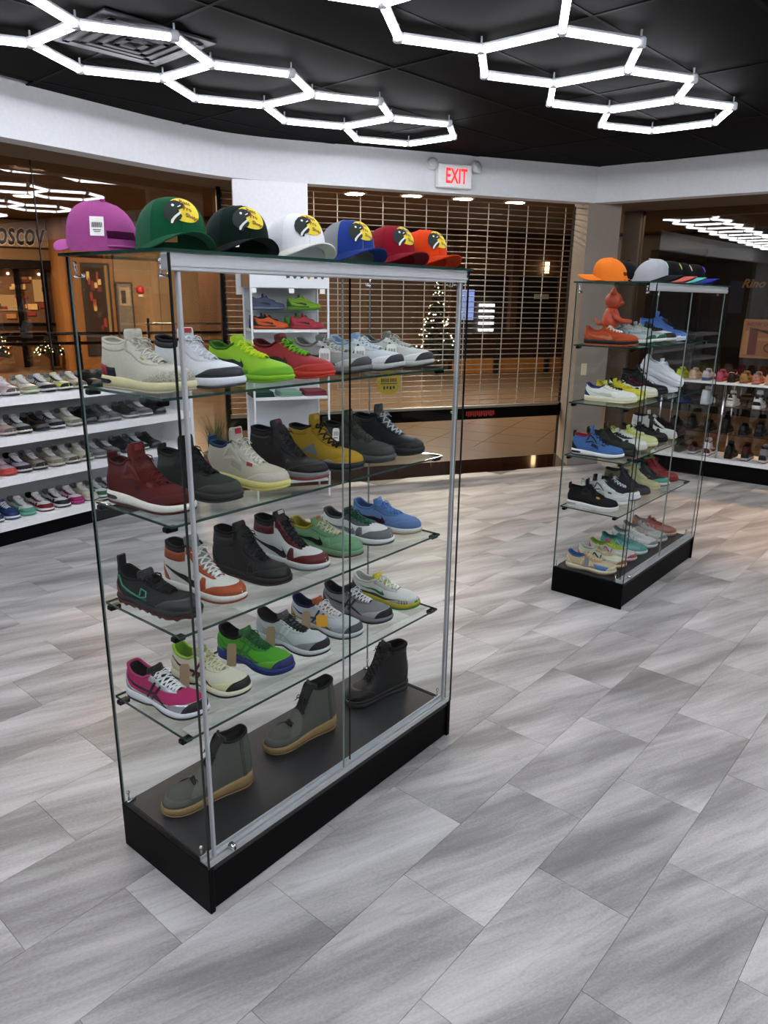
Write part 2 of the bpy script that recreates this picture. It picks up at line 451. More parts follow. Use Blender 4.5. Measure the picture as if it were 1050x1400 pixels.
    # overlays of each model
    for q in g('panels', ()):
        k = q[0]
        if k == 'toe':      # mudguard round the toe: name, role, t-halfwidth, height
            _, nm, role, hw, h = q
            out.append((nm, band(nm, role, 1 - hw, 1 + hw, 0, lambda u, h=h: h * (min(1, 5 * u, 5 * (1 - u))) ** .6 * (1 + .12 * math.cos(math.pi * (2 * u - 1))), off=.0030 if nm == 'toe_bumper' else .0014), role, None))
        elif k == 'heel':
            _, nm, role, hw, h0, h1 = q
            out.append((nm, band(nm, role, -hw, hw, h0, lambda u, h0=h0, h1=h1: lerp(h0 + .12 * (h1 - h0), h1, min(1, 3.2 * u, 3.2 * (1 - u)) ** .8) if nm != 'heel_stripe' else h1, off=.0034 if nm == 'heel_stripe' else .0018), role, None))
        elif k == 'side':
            _, nm, role, a0, a1, lo, hi = q
            both(nm, role, a0, a1, spline(lo) if isinstance(lo, list) else lo, spline(hi) if isinstance(hi, list) else hi, off=.0032 if nm == 'heel_block' else .0014)
        elif k == 'swoosh': swoosh(*q[1:])
        elif k == 'rib': ribbon(*q[1:])
        elif k == 'patch': patch(*q[1:])
        elif k == 'air': airwin(*q[1:])
        elif k == 'tab':    # pull tab above the heel
            _, nm, role, h, wd = q
            p = s.S(0, 1); b = MB(); b.box(p.x - .006, p.x + .003, -wd, wd, p.z - .02, p.z + h, .002)
            out.append((nm, b.mesh(nm), role, None))
        elif k == 'strap':  # band over the instep
            _, nm, role, a0, a1, off = q
            rows = []
            for t, vv in [(a, v) for a in (1,) for v in ()] or []: pass
            m_ = 14
            for u in (0, .5, 1):
                a = lerp(a0, a1, u); r = []
                for j in range(m_ + 1):
                    w_ = j / m_
                    if w_ < .38: r.append(s.O(a, lerp(.25, 1, w_ / .38), off))
                    elif w_ > .62: r.append(s.O(2 - a, lerp(1, .25, (w_ - .62) / .38), off))
                    else:
                        e = (w_ - .38) / .24; A, B = s.O(a, 1, off), s.O(2 - a, 1, off)
                        r.append(A.lerp(B, e) + UP * .014 * math.sin(math.pi * e))
                rows.append(r)
            out.append((nm, grid_mesh(nm, rows), role, None))
        elif k == 'tagpaper':  # paper tag hanging from the laces on the outer side
            _, nm, role, a, wd, h, lean = q
            p = s.O(2 - a, .9, .006); b = MB()
            d = Vector((lean, -.22, -1)).normalized(); c = Vector((.84, .54, 0)).normalized(); nn = c.cross(d).normalized() * .0006
            if nn.y > 0: nn = -nn
            p = p + Vector((.004, -.018, .004))
            v = [p + c * x * wd + d * y * h + nn * z for z in (-1, 1) for x, y in ((-.35, .08), (-.5, .2), (-.5, 1), (.5, 1), (.5, .2), (.35, .08))]
            b.add(v, [tuple(range(6)), tuple(range(6, 12))] + [(i, (i + 1) % 6, 6 + (i + 1) % 6, 6 + i) for i in range(6)])
            i_ = len(out); out.append((nm, b.mesh(nm), role, None))
            if role == 'tagw':
                b = MB()
                for i in range(9):
                    x = -.34 + .085 * i; x2 = x + (.03, .055, .02)[i % 3]
                    b.add([p + c * xx * wd + d * yy * h + nn * 1.6 for xx, yy in ((x, .32), (x2, .32), (x2, .62), (x, .62))], [(0, 1, 2, 3)])
                b.add([p + c * xx * wd + d * yy * h + nn * 1.6 for xx, yy in ((-.3, .74), (.3, .74), (.3, .8), (-.3, .8))], [(0, 1, 2, 3)])
                out.append(('barcode', b.mesh('barcode'), 'black', i_))
    return out

# models ---------------------------------------------------------------------------------------------------------
cup = [(0, .031), (.4, .028), (.75, .026), (1, .029)]
COURT = [('toe', 'toe_guard', 'toe', .40, .40), ('side', 'eyestay', 'eye', .40, .80, [(0, .74), (.35, .66), (.7, .74), (1, .86)], 1.0), ('heel', 'heel_counter', 'heel', .19, 0, .55),
         ('side', 'foxing', 'eye2', .57, .66, 0, [(0, .3), (.5, .62), (1, .62)]), ('swoosh', .08, .575, .06, .86)]
MODELS = dict(
 low=dict(toeH=.038, sole=cup, hz=.099, az=.075, fz=.097, tz=.068, ext=.022, so=.0045, rows=6, panels=COURT + [('heel', 'heel_tab', 'heel2', .09, .72, 1.0)]),
 lowplain=dict(toeH=.038, sole=cup, hz=.098, az=.075, fz=.096, tz=.068, ext=.018, so=.0045, rows=6, panels=[('toe', 'toe_guard', 'toe', .40, .40), ('heel', 'heel_counter', 'heel', .2, 0, .55), ('side', 'eyestay', 'eye', .40, .80, .70, 1.0)]),
 high=dict(sole=cup, hz=.148, az=.140, fz=.152, fx=.385, tz=.066, mid=.50, mid2=.80, ext=.026, so=.0045, rows=7, la=.47, hx=.022, panels=[
     ('toe', 'toe_guard', 'toe', .40, .40), ('side', 'eyestay', 'eye', .41, .80, [(0, .80), (.4, .70), (.7, .74), (1, .86)], 1.0), ('heel', 'heel_counter', 'heel', .20, 0, .42),
     ('side', 'foxing', 'eye2', .57, .66, 0, [(0, .2), (.5, .6), (1, .62)]), ('side', 'ankle_panel', 'ankle', .04, .40, [(0, .60), (1, .62)], [(0, .84), (1, .86)]),
     ('side', 'collar_panel', 'cpanel', .0, .40, .86, .985), ('swoosh', .06, .575, .04, .62)]),
 retro3=dict(toeH=.040, sole=[(0, .036), (.3, .032), (.6, .027), (.85, .030), (1, .034)], hz=.128, az=.116, fz=.126, fx=.39, tz=.072, ext=.028, so=.005, sb=.002, rows=6, tl=.1, panels=[
     ('toe', 'toe_guard', 'eleph', .42, .30), ('heel', 'heel_counter', 'eleph', .2, 0, .40), ('side', 'eyestay', 'eye', .41, .80, [(0, .72), (.5, .66), (1, .82)], 1.0),
     ('side', 'ankle_panel', 'ankle', .10, .40, .78, .95), ('air', .06, .26, .020, .006), ('heel', 'heel_tab', 'heel2', .08, .6, 1.0), ('side', 'heel_block', 'block', .20, .29, 0, .27), ('heel', 'heel_stripe', 'block2', .20, 0, .30),
     ('patch', 'eyelet_plate', 'eyelet', [(.57, .80), (.61, .80), (.61, .88), (.57, .88)])]),
 retro4=dict(toeH=.039, sole=[(0, .038), (.3, .034), (.6, .028), (.85, .028), (1, .032)], hz=.122, az=.114, fz=.136, fx=.385, tz=.072, ext=.038, so=.0045, sb=.0015, rows=6, tl=.05, hx=.02, panels=[
     ('toe', 'toe_guard', 'toe', .40, .34), ('heel', 'heel_counter', 'heel', .2, 0, .45), ('side', 'eyestay', 'eye', .44, .80, [(0, .78), (.5, .70), (1, .84)], 1.0),
     ('rib', 'wing', 'wing', [(.395, .93), (.46, .78), (.53, .62), (.44, .56), (.34, .58), (.37, .75), (.395, .93)], .0045), ('patch', 'mesh_net', 'net', [(.42, .30), (.56, .26), (.55, .50), (.44, .48)]),
     ('air', .07, .27, .021, .006), ('tab', 'heel_tab', 'heel2', .016, .016), ('patch', 'lace_guard', 'guard', [(.62, .60), (.69, .60), (.69, .78), (.62, .78)], .004)]),
 retro5=dict(sole=[(0, .036), (.3, .033), (.6, .028), (.85, .029), (1, .033)], hz=.134, az=.126, fz=.142, fx=.385, tz=.072, ext=.036, so=.0045, sb=.0015, rows=6, tl=.05, hx=.02, panels=[
     ('toe', 'toe_guard', 'toe', .36, .26), ('patch', 'mesh_net', 'net', [(.30, .22), (.52, .18), (.46, .50)]), ('side', 'eyestay', 'eye', .43, .80, [(0, .80), (1, .86)], 1.0),
     ('side', 'midsole_flame', 'flame', .56, .86, 0, [(0, .0), (.3, .16), (.6, .06), (1, .1)]), ('side', 'collar_panel', 'ankle', .06, .38, .80, .96), ('heel', 'heel_counter', 'heel', .18, 0, .5)]),
 kobe=dict(sole=[(0, .030), (.4, .024), (.75, .022), (1, .026)], hz=.106, az=.088, fz=.106, fx=.385, tz=.066, ext=.022, so=.003, sb=.002, rows=7, toeH=.034, panels=[
     ('toe', 'toe_guard', 'toe', .42, .30), ('heel', 'heel_counter', 'heel', .2, .0, .8), ('swoosh', .16, .56, .22, .84), ('side', 'sole_wave', 'heel', .12, .6, 0, [(0, .3), (.5, .12), (1, .2)])]),
 runner=dict(toeH=.040, sole=[(0, .036), (.3, .031), (.55, .028), (.8, .026), (1, .034)], hz=.107, az=.083, fz=.102, fx=.40, tz=.069, ext=.020, so=.004, sb=.003, arch=.010, ts=.014, rows=7, lw=.003, panels=[
     ('toe', 'toe_bumper', 'bumper', .20, .28), ('toe', 'toe_guard', 'toe', .40, .30), ('heel', 'heel_counter', 'heel', .22, 0, .62), ('side', 'eyestay', 'eye', .41, .80, [(0, .78), (.5, .74), (1, .86)], 1.0),
     ('rib', 'side_stripe', 'stripe', [(.56, .86), (.53, .6), (.50, .34), (.46, .1)], .0042), ('rib', 'side_stripe', 'stripe', [(.49, .86), (.465, .6), (.44, .34), (.40, .1)], .0042),
     ('rib', 'cross_stripe', 'stripe2', [(.14, .66), (.24, .50), (.36, .40), (.48, .36), (.58, .22), (.66, .06)], [.001, .003, .004, .004, .0035, .002]),
     ('side', 'mudguard', 'mud', .16, .68, 0, [(0, .22), (.5, .12), (1, .2)])]),
 nrun=dict(toeH=.040, sole=[(0, .036), (.3, .032), (.55, .029), (.8, .027), (1, .032)], hz=.104, az=.081, fz=.101, fx=.40, tz=.069, ext=.020, so=.0045, sb=.002, arch=.004, ts=.012, rows=6, panels=[
     ('toe', 'toe_bumper', 'bumper', .22, .24), ('side', 'toe_guard', 'toe', .60, .84, 0, [(0, .55), (1, .30)]), ('heel', 'heel_counter', 'heel', .22, 0, .62), ('side', 'eyestay', 'eye', .41, .80, [(0, .78), (.5, .72), (1, .86)], 1.0),
     ('rib', 'side_letter', 'swoosh', [(.36, .16), (.39, .66), (.40, .66), (.50, .16), (.51, .16), (.53, .66)], .0042), ('side', 'mudguard', 'mud', .16, .62, 0, [(0, .24), (.5, .14), (1, .3)])]),
 max90=dict(toeH=.038, sole=[(0, .040), (.3, .036), (.6, .029), (.85, .027), (1, .034)], hz=.102, az=.080, fz=.098, fx=.40, tz=.068, ext=.020, so=.0045, sb=.002, ts=.013, rows=6, panels=[
     ('toe', 'toe_guard', 'toe', .44, .20), ('heel', 'heel_counter', 'heel', .22, .22, .62), ('side', 'eyestay', 'eye', .41, .78, .74, 1.0), ('side', 'mudguard', 'mud', .06, .86, 0, [(0, .28), (.5, .2), (1, .22)]),
     ('swoosh', .18, .58, .26, .8), ('air', .06, .28, .020, .008), ('patch', 'toe_bumper', 'bumper', [(.95, .0), (.99, .0), (.99, .10), (.95, .1)])]),
 vapor=dict(sole=[(0, .034), (.3, .031), (.6, .030), (.8, .031), (1, .036)], hz=.104, az=.084, fz=.092, fx=.38, tz=.064, ext=.022, so=.004, sb=.002, pods=.007, rows=7, lw=.006, toeH=.04, panels=[
     ('toe', 'toe_guard', 'toe', .40, .46), ('heel', 'heel_counter', 'heel', .2, 0, .5), ('tab', 'heel_tab', 'heel2', .034, .014), ('rib', 'cord', 'cord', [(.16, .9), (.22, .55), (.32, .35), (.42, .2), (.50, .35), (.50, .6), (.44, .62), (.42, .3)], .0016, .004),
     ('swoosh', .14, .52, .12, .6)]),
 boot750=dict(L=.30, sole=[(0, .050), (.4, .037), (.75, .030), (1, .034)], hz=.205, az=.190, fz=.198, fx=.34, tz=.074, tx=.66, mid=.60, mid2=.86, ext=.012, so=.005, ribs=.0011, ot=.004, sb=.001, rows=5, la=.50, hx=.03, bow=1, toeH=.04, cw=1.12, panels=[
     ('toe', 'toe_guard', 'toe', .44, .30), ('strap', 'strap', 'strap', .60, .74, .004), ('rib', 'zip_placket', 'eye', [(.17, .0), (.19, .35), (.20, .7), (.20, .97)], .006), ('heel', 'heel_counter', 'heel', .1, 0, .95)]),
 boot=dict(L=.30, sole=[(0, .042), (.3, .034), (.45, .030), (.75, .032), (1, .036)], hz=.205, az=.200, fz=.212, fx=.37, tz=.085, tx=.66, mid=.52, mid2=.82, ext=.018, so=.005, ot=.018, sb=.001, rows=8, la=.45, hx=.03, toeH=.046, cw=1.1, cr=.009, panels=[
     ('toe', 'toe_guard', 'toe', .42, .5), ('side', 'eyestay', 'eye', .41, .80, .84, 1.0), ('heel', 'heel_counter', 'heel', .16, 0, .5), ('side', 'collar_panel', 'ankle', .02, .38, .84, .98)]),
)
def vary(base, extra=(), drop=(), **k):
    d = dict(MODELS[base]); d['panels'] = [p for p in d['panels'] if not (len(p) > 1 and p[1] in drop) and p[0] not in drop] + list(extra); d.update(k); return d
TAGW = ('tagpaper', 'hang_tag', 'tagw', .54, .036, .068, .15)
TAGK = ('tagpaper', 'hang_tag', 'tagk', .37, .030, .082, .12)
MODELS['runner_tag'] = vary('runner', [TAGW], L=.285)
MODELS['runner_kraft'] = vary('runner', [TAGK])
MODELS['runner_two'] = vary('runner', [TAGK, ('tagpaper', 'price_tag', 'tagy', .56, .040, .046, .2)])
MODELS['nrun_tag'] = vary('nrun', [('tagpaper', 'hang_tag', 'tagg', .45, .026, .060, .1)])
MODELS['af1'] = vary('low', drop=('heel_tab',), sole=[(0, .036), (.4, .033), (.75, .031), (1, .033)])
MODELS['retro4_tag'] = vary('retro4', [('tagpaper', 'hang_tag', 'tagw', .36, .024, .05, .1)])
MODELS['high_strap'] = vary('high', [('strap', 'strap', 'eye', .44, .52, .005)])
_shoe_cache = {}
def shoe_parts(model, lod):
    k = (model, lod)
    if k not in _shoe_cache: _shoe_cache[k] = build_shoe(MODELS[model], lod)
    return _shoe_cache[k]
FALL = dict(toe='upper', heel='upper', heel2='heel', eye='upper', eye2='eye', ankle='upper', cpanel='ankle', swoosh='eye', stripe='swoosh', stripe2='stripe', mud='heel', bumper='outsole', eleph='toe',
            collar='lining', insole='lining', lining='tongue', tongue='upper', lace='tongue', label='tongue', outsole='midsole', midsole='upper', wing='eye', net='eye', guard='wing', air='outsole', flame='midsole',
            block='midsole', block2='block', strap='upper', cord='lace', eyelet='eye')
KIND = dict(outsole='rubber', midsole='rubber', lining='fabric', insole='fabric', collar='fabric', lace='lace', label='plain', air='gloss', eleph='elephant', wing='rubber', net='mesh', guard='rubber', bumper='rubber', tagw='plain', tagk='plain', tagy='plain',
            tagg='plain', black='plain', cord='rubber', eyelet='rubber')
FIXED = dict(tagw='#f2f2ee', tagk='#a08a68', tagy='#e0a21c', black='#15161a', tagg='#6e7476')
def shoe(model, C, label, loc, rz, group=None, lod=1.0, name='sneaker', rot=None, skip=()):
    """C: role -> colour or (colour, kind); 'kind' sets the surface of the upper."""
    t = thing(name, label, 'boot' if name == 'boot' else 'shoe', loc, rz, group, rot)
    def res(role):
        r = role
        if r in FIXED and r not in C: return FIXED[r], KIND.get(r, 'plain')
        seen = 0
        while r not in C and seen < 9: r = FALL.get(r, 'upper'); seen += 1
        c = C.get(r, '#cccccc')
        if isinstance(c, tuple): return c
        return c, KIND.get(role, C.get('kind', 'leather'))
    objs = []
    for nm, me, role, par in shoe_parts(model, lod):
        if role in skip or nm in skip: objs.append(None); continue
        c, k = res(role)
        objs.append(put(nm, me, mat(c, k), objs[par] if par is not None and objs[par] else t))
    return t

# ------------------------------------------------------------------ frames of reference of the place
class Frame:
    """Local frame on the floor plan: s along, o outward."""
    def __init__(f, p, ang, flip=1):
        f.p = Vector(p); f.a = ang; f.e = Vector((math.cos(ang), math.sin(ang))); f.n = Vector((-math.sin(ang), math.cos(ang))) * flip
    def __call__(f, s, o, z=0):
        q = f.p + f.e * s + f.n * o; return Vector((q.x, q.y, z))
BK = Frame((2.023, 7.715), R(20.7))        # back wall, s = 0 at the corner, o outward to the mall
RT = Frame((2.023, 7.715), R(-38.2))       # right wall
LF = Frame((-2.685, 4.825), R(55.0))       # left wall, front of the shelving
ZC, ZB = 2.95, 2.625                       # ceiling, underside of the bulkhead
def struct(name, me, m, parent=None, **k):
    o = put(name, me, m, parent, **k)
    if parent is None: o['kind'] = 'structure'
    return o

# ------------------------------------------------------------------ floor
def floor_material():
    m = bpy.data.materials.new('grey_streaked_vinyl'); m.use_nodes = True; nt = m.node_tree; b = nt.nodes['Principled BSDF']; N = nt.nodes.new; lk = nt.links.new
    ge = N('ShaderNodeNewGeometry'); oi = N('ShaderNodeObjectInfo')
    ad = N('ShaderNodeMath'); ad.operation = 'ADD'; lk(ge.outputs['Random Per Island'], ad.inputs[0]); lk(oi.outputs['Random'], ad.inputs[1])
    cb = N('ShaderNodeCombineXYZ')
    k1 = N('ShaderNodeMath'); k1.operation = 'MULTIPLY'; k1.inputs[1].default_value = 37.3; lk(ad.outputs[0], k1.inputs[0])
    k2 = N('ShaderNodeMath'); k2.operation = 'MULTIPLY'; k2.inputs[1].default_value = 71.7; lk(ad.outputs[0], k2.inputs[0])
    lk(k1.outputs[0], cb.inputs[0]); lk(k2.outputs[0], cb.inputs[1])
    mp = N('ShaderNodeMapping'); mp.vector_type = 'POINT'; mp.inputs['Rotation'].default_value = (0, 0, R(-27)); lk(ge.outputs['Position'], mp.inputs['Vector'])
    va = N('ShaderNodeVectorMath'); va.operation = 'ADD'; lk(mp.outputs[0], va.inputs[0]); lk(cb.outputs[0], va.inputs[1])
    # warp the streaks a little
    wn = N('ShaderNodeTexNoise'); wn.inputs['Scale'].default_value = 2.2; wn.inputs['Detail'].default_value = 3; lk(va.outputs[0], wn.inputs['Vector'])
    wv = N('ShaderNodeVectorMath'); wv.operation = 'SCALE'; wv.inputs['Scale'].default_value = .06; lk(wn.outputs['Color'], wv.inputs[0])
    v2 = N('ShaderNodeVectorMath'); v2.operation = 'ADD'; lk(va.outputs[0], v2.inputs[0]); lk(wv.outputs[0], v2.inputs[1])
    def noise(sx, sy, det, rough=.55):
        q = N('ShaderNodeVectorMath'); q.operation = 'MULTIPLY'; q.inputs[1].default_value = (sx, sy, 1); lk(v2.outputs[0], q.inputs[0])
        n = N('ShaderNodeTexNoise'); n.inputs['Scale'].default_value = 1; n.inputs['Detail'].default_value = det; n.inputs['Roughness'].default_value = rough; lk(q.outputs[0], n.inputs['Vector']); return n.outputs[0]
    big = noise(.75, 5.5, 4, .5); fine = noise(3.5, 42, 5, .65); grit = noise(90, 160, 4, .7)
    def mad(a, k, c):
        n = N('ShaderNodeMath'); n.operation = 'MULTIPLY_ADD'; n.inputs[1].default_value = k; lk(a, n.inputs[0])
        if isinstance(c, float): n.inputs[2].default_value = c
        else: lk(c, n.inputs[2])
        return n.outputs[0]
    tot = mad(big, 1.25, mad(fine, .32, mad(grit, .34, -.445)))
    rp = N('ShaderNodeValToRGB'); cr = rp.color_ramp
    cr.elements[0].position = .22; cr.elements[0].color = lin('#777576'); cr.elements[1].position = .86; cr.elements[1].color = lin('#d8d7d7')
    for p, c in ((.36, '#8b8989'), (.48, '#a3a1a1'), (.62, '#bbb9ba')):
        e = cr.elements.new(p); e.color = lin(c)
    lk(tot, rp.inputs[0])
    # thin dark veins
    vn = noise(1.1, 11, 2, .4)
    d = N('ShaderNodeMath'); d.operation = 'SUBTRACT'; d.inputs[1].default_value = .5; lk(vn, d.inputs[0])
    ab = N('ShaderNodeMath'); ab.operation = 'ABSOLUTE'; lk(d.outputs[0], ab.inputs[0])
    mr = N('ShaderNodeMapRange'); mr.inputs[1].default_value = .0; mr.inputs[2].default_value = .012; mr.inputs[3].default_value = .16; mr.inputs[4].default_value = 0; lk(ab.outputs[0], mr.inputs[0])
    mx = N('ShaderNodeMix'); mx.data_type = 'RGBA'; lk(mr.outputs[0], mx.inputs[0]); lk(rp.outputs[0], mx.inputs[6]); mx.inputs[7].default_value = lin('#5b5858')
    # tone of each plank
    tn = N('ShaderNodeMath'); tn.operation = 'FRACT'; k3 = N('ShaderNodeMath'); k3.operation = 'MULTIPLY'; k3.inputs[1].default_value = 13.7; lk(ad.outputs[0], k3.inputs[0]); lk(k3.outputs[0], tn.inputs[0])
    tv = N('ShaderNodeMapRange'); tv.inputs[3].default_value = .88; tv.inputs[4].default_value = 1.08; lk(tn.outputs[0], tv.inputs[0])
    hs = N('ShaderNodeHueSaturation'); lk(tv.outputs[0], hs.inputs['Value']); lk(mx.outputs[2], hs.inputs['Color'])
    lk(hs.outputs[0], b.inputs['Base Color'])
    rr = mad(fine, .2, .36); lk(rr, b.inputs['Roughness']); b.inputs['Specular IOR Level'].default_value = .5
    bp = N('ShaderNodeBump'); bp.inputs['Strength'].default_value = .12; bp.inputs['Distance'].default_value = .001; lk(grit, bp.inputs['Height']); lk(bp.outputs[0], b.inputs['Normal'])
    return m
FLOORM = floor_material()
ROOM = [BK(-3.6, .02), BK(.2, .02), RT(.1, .88), RT(9.0, .9), Vector((6.5, -3.6, 0)), Vector((-6.2, -3.6, 0)), LF(-6.0, .35), LF(2.6, .4)]
ROOM2 = [(p.x, p.y) for p in ROOM]
def inside(x, y, poly):
    r = False; n = len(poly)
    for i in range(n):
        (x0, y0), (x1, y1) = poly[i], poly[(i + 1) % n]
        if (y0 > y) != (y1 > y) and x < (x1 - x0) * (y - y0) / (y1 - y0) + x0: r = not r
    return r
floor = struct('floor', MB().prism(ROOM2, -.05, -.003).mesh('floor'), mat('#3a3a3b', 'plain'))
TA = R(49.3); TU = Vector((math.cos(TA), math.sin(TA))); TV = Vector((math.sin(TA), -math.cos(TA)))
TW, TL = .297, .6
tiles = []
for k in range(-40, 40):
    for j in range(-30, 30):
        v = -.853 + TW * (k + .5); u = (1.455 if k % 2 else 1.76) + TL * (j + .5)
        p = TU * u + TV * v
        if inside(p.x, p.y, ROOM2):
            fw = Vector((p.x, p.y)); d = fw.length
            # in view of the camera?
            ax = abs(math.atan2(p.x, p.y)); vis = p.y > 1.0 and ax < .58
            tiles.append((0 if vis else 1, d, p.x, p.y))
tiles.sort()
tb = MB().box(-TL / 2 + .0007, TL / 2 - .0007, -TW / 2 + .0007, TW / 2 - .0007, -.003, 0).mesh('floor_tile')
rest = MB()
for i, (_, d, x, y) in enumerate(tiles):
    if i < 300: put('floor_tile', tb, FLOORM, floor, (x, y, 0), (0, 0, TA))
    else:
        c, s_ = TU, -TV
        hl, hw = TL / 2 - .0007, TW / 2 - .0007
        q = [Vector((x, y)) + TU * a * hl + Vector((-TU.y, TU.x)) * b_ * hw for a, b_ in ((-1, -1), (1, -1), (1, 1), (-1, 1))]
        rest.prism([(p.x, p.y) for p in q], -.003, 0)
if rest.v: tag(rest.put('floor_tiles_beyond', FLOORM, floor), kind='stuff')

# ------------------------------------------------------------------ ceiling
ceil = struct('ceiling', MB().prism([(p.x, p.y) for p in [BK(-3.6, .3), BK(.2, .3), RT(9.0, 1.0), Vector((6.6, -3.7, 0)), Vector((-6.3, -3.7, 0)), LF(-6.0, .5), LF(2.6, .5)]], ZC + .02, ZC + .06).mesh('ceiling'), mat('#050506', 'paint'))
CA = R(47); CU = Vector((math.cos(CA), math.sin(CA))); CV = Vector((-CU.y, CU.x))
pm = MB().box(-.603, .603, -.298, .298, 0, .02, .004).mesh('ceiling_panel')
CEILM = mat('#030304', 'paint', .8)
poly_c = [(p.x, p.y) for p in [BK(-3.2, .15), BK(.1, .15), RT(9, .2), Vector((6.4, -3.5, 0)), Vector((-6.1, -3.5, 0)), LF(-6, .0), LF(1.8, .0)]]
np_ = 0
for a in range(-12, 12):
    for b_ in range(-20, 20):
        c = CU * ((a + .5) * 1.22 - .25) + CV * ((b_ + .5) * .61 + .1)
        if inside(c.x, c.y, poly_c) and c.y > -1.2:
            put('ceiling_panel', pm, CEILM, ceil, (c.x, c.y, ZC), (0, 0, CA)); np_ += 1
gr = MB()
for a in range(-12, 13):
    c0 = CU * (a * 1.22 - .25)
    for b_ in range(-20, 20):
        m_ = c0 + CV * ((b_ + .5) * .61 + .1)
        if inside(m_.x, m_.y, poly_c) and m_.y > -1.2:
            p0, p1 = m_ - CV * .305, m_ + CV * .305
            q = [p0 - CU * .010, p0 + CU * .010, p1 + CU * .010, p1 - CU * .010]; gr.prism([(t.x, t.y) for t in q], ZC - .0035, ZC + .004)
for b_ in range(-20, 21):
    c0 = CV * (b_ * .61 + .1)
    for a in range(-12, 12):
        m_ = c0 + CU * ((a + .5) * 1.22 - .25)
        if inside(m_.x, m_.y, poly_c) and m_.y > -1.2:
            p0, p1 = m_ - CU * .61, m_ + CU * .61
            q = [p0 - CV * .010, p0 + CV * .010, p1 + CV * .010, p1 - CV * .010]; gr.prism([(t.x, t.y) for t in q], ZC - .003, ZC + .004)
tag(gr.put('ceiling_grid', mat('#08080b', 'paint', .7), ceil), kind='stuff')
# supply air diffuser
vt = thing('ceiling_diffuser', 'grey square air diffuser in the black ceiling inside a light hexagon', 'vent', (-1.30, 4.20, ZC - .004), CA)
MB().box(-.30, .30, -.30, .30, -.012, 0, .004).put('frame', mat('#3c3c40', 'paint', .5), vt)
for k in (.25, .19, .13, .07):
    b = MB()
    for x0, x1, y0, y1 in ((-k, k, -k, -k + .03), (-k, k, k - .03, k), (-k, -k + .03, -k, k), (k - .03, k, -k, k)): b.box(x0, x1, y0, y1, -.030 + k * .05, -.012)
    b.put('vane', mat('#4c4c50', 'paint', .5), vt)

# ------------------------------------------------------------------ walls and bulkheads
WHITE = mat('#d9dbde', 'paint', .7)
def wall_strip(name, pts, th, z0, z1, m=WHITE):
    """A wall of some thickness along a floor-plan polyline, thickness to the left of the direction."""
    n = len(pts); off = []
    for i in range(n):
        d = (pts[min(n - 1, i + 1)] - pts[max(0, i - 1)]); d.z = 0; d.normalize(); off.append(pts[i] + Vector((-d.y, d.x, 0)) * th)
    b = MB()
    for i in range(n - 1):
        pass
    v = []; f = []
    for i in range(n): v += [(pts[i].x, pts[i].y, z0), (pts[i].x, pts[i].y, z1), (off[i].x, off[i].y, z0), (off[i].x, off[i].y, z1)]
    for i in range(n - 1):
        a, c = 4 * i, 4 * i + 4
        f += [(a, c, c + 1, a + 1), (a + 2, a + 3, c + 3, c + 2), (a, a + 2, c + 2, c), (a + 1, c + 1, c + 3, a + 3)]
    f += [(0, 1, 3, 2), (4 * n - 4, 4 * n - 2, 4 * n - 1, 4 * n - 3)]
    return struct(name, mesh(name, v, f), m)
# left bulkhead curves into the back one
cv = [Vector((-6.1, -.75, 0)), Vector((-4.1, 2.35, 0)), Vector((-2.95, 4.06, 0)), Vector((-2.352, 4.954, 0)), Vector((-1.925, 5.598, 0)), Vector((-1.64, 6.01, 0)), Vector((-1.36, 6.33, 0)), Vector((-1.12, 6.50, 0)), Vector((-.884, 6.617, 0)), Vector((-.4, 6.80, 0))]
fine = []
for i in range(len(cv) - 1):
    p0, p1, p2, p3 = cv[max(0, i - 1)], cv[i], cv[i + 1], cv[min(len(cv) - 1, i + 2)]
    for k in range(5):
        t = k / 5
        fine.append(.5 * ((2 * p1) + (p2 - p0) * t + (2 * p0 - 5 * p1 + 4 * p2 - p3) * t * t + (3 * p1 - p0 - 3 * p2 + p3) * t ** 3))
wall_strip('wall_left', fine + [cv[-1]], .16, ZB, ZC + .02)
wall_strip('wall_back', [BK(-2.59, 0), BK(0, 0)], .16, ZB, ZC + .02)
wall_strip('wall_right', [BK(0, 0), RT(9.0, 0)], .16, ZB, ZC + .02)
wall_strip('wall_rear', [Vector((6.9, -3.6, 0)), Vector((-6.4, -3.6, 0))][::-1], -.12, 0, ZC + .02, mat('#c9cacc', 'paint'))
wall_strip('wall_rear_left', [Vector((-6.2, -3.6, 0)), Vector((-6.3, -.5, 0))], .12, 0, ZC + .02, mat('#c9cacc', 'paint'))
wall_strip('wall_rear_right', [Vector((6.7, -3.6, 0)), RT(9.1, .9)], -.12, 0, ZC + .02, mat('#c9cacc', 'paint'))
TAUPE = mat('#8f857b', 'paint', .6)
b = MB(); b.prism([tuple(BK(x, o)[:2]) for x, o in ((-.06, .01), (.33, .01), (.33, .62), (.19, .62))], 0, ZB + .10)
struct('pillar', b.mesh('pillar'), TAUPE)
struct('trim_1', MB().prism([tuple(BK(x, o)[:2]) for x, o in ((-3.6, .16), (.33, .16), (.33, .75), (-3.6, .75))], ZB + .10, ZB + .13).mesh('trim_1'), TAUPE)     # soffit over the grille
struct('trim_2', MB().prism([tuple(RT(x, o)[:2]) for x, o in ((-.2, .16), (9, .16), (9, 1.05), (-.2, 1.05))], ZB, ZB + .03).mesh('trim_2'), mat('#6e5f50', 'paint'))
struct('trim_3', MB().prism([tuple(LF(x, o)[:2]) for x, o in ((-6, -.25), (2.9, -.05), (2.9, .75), (-6, .75))], ZB + .001, ZB + .03).mesh('trim_3'), mat('#6e5f50', 'paint'))
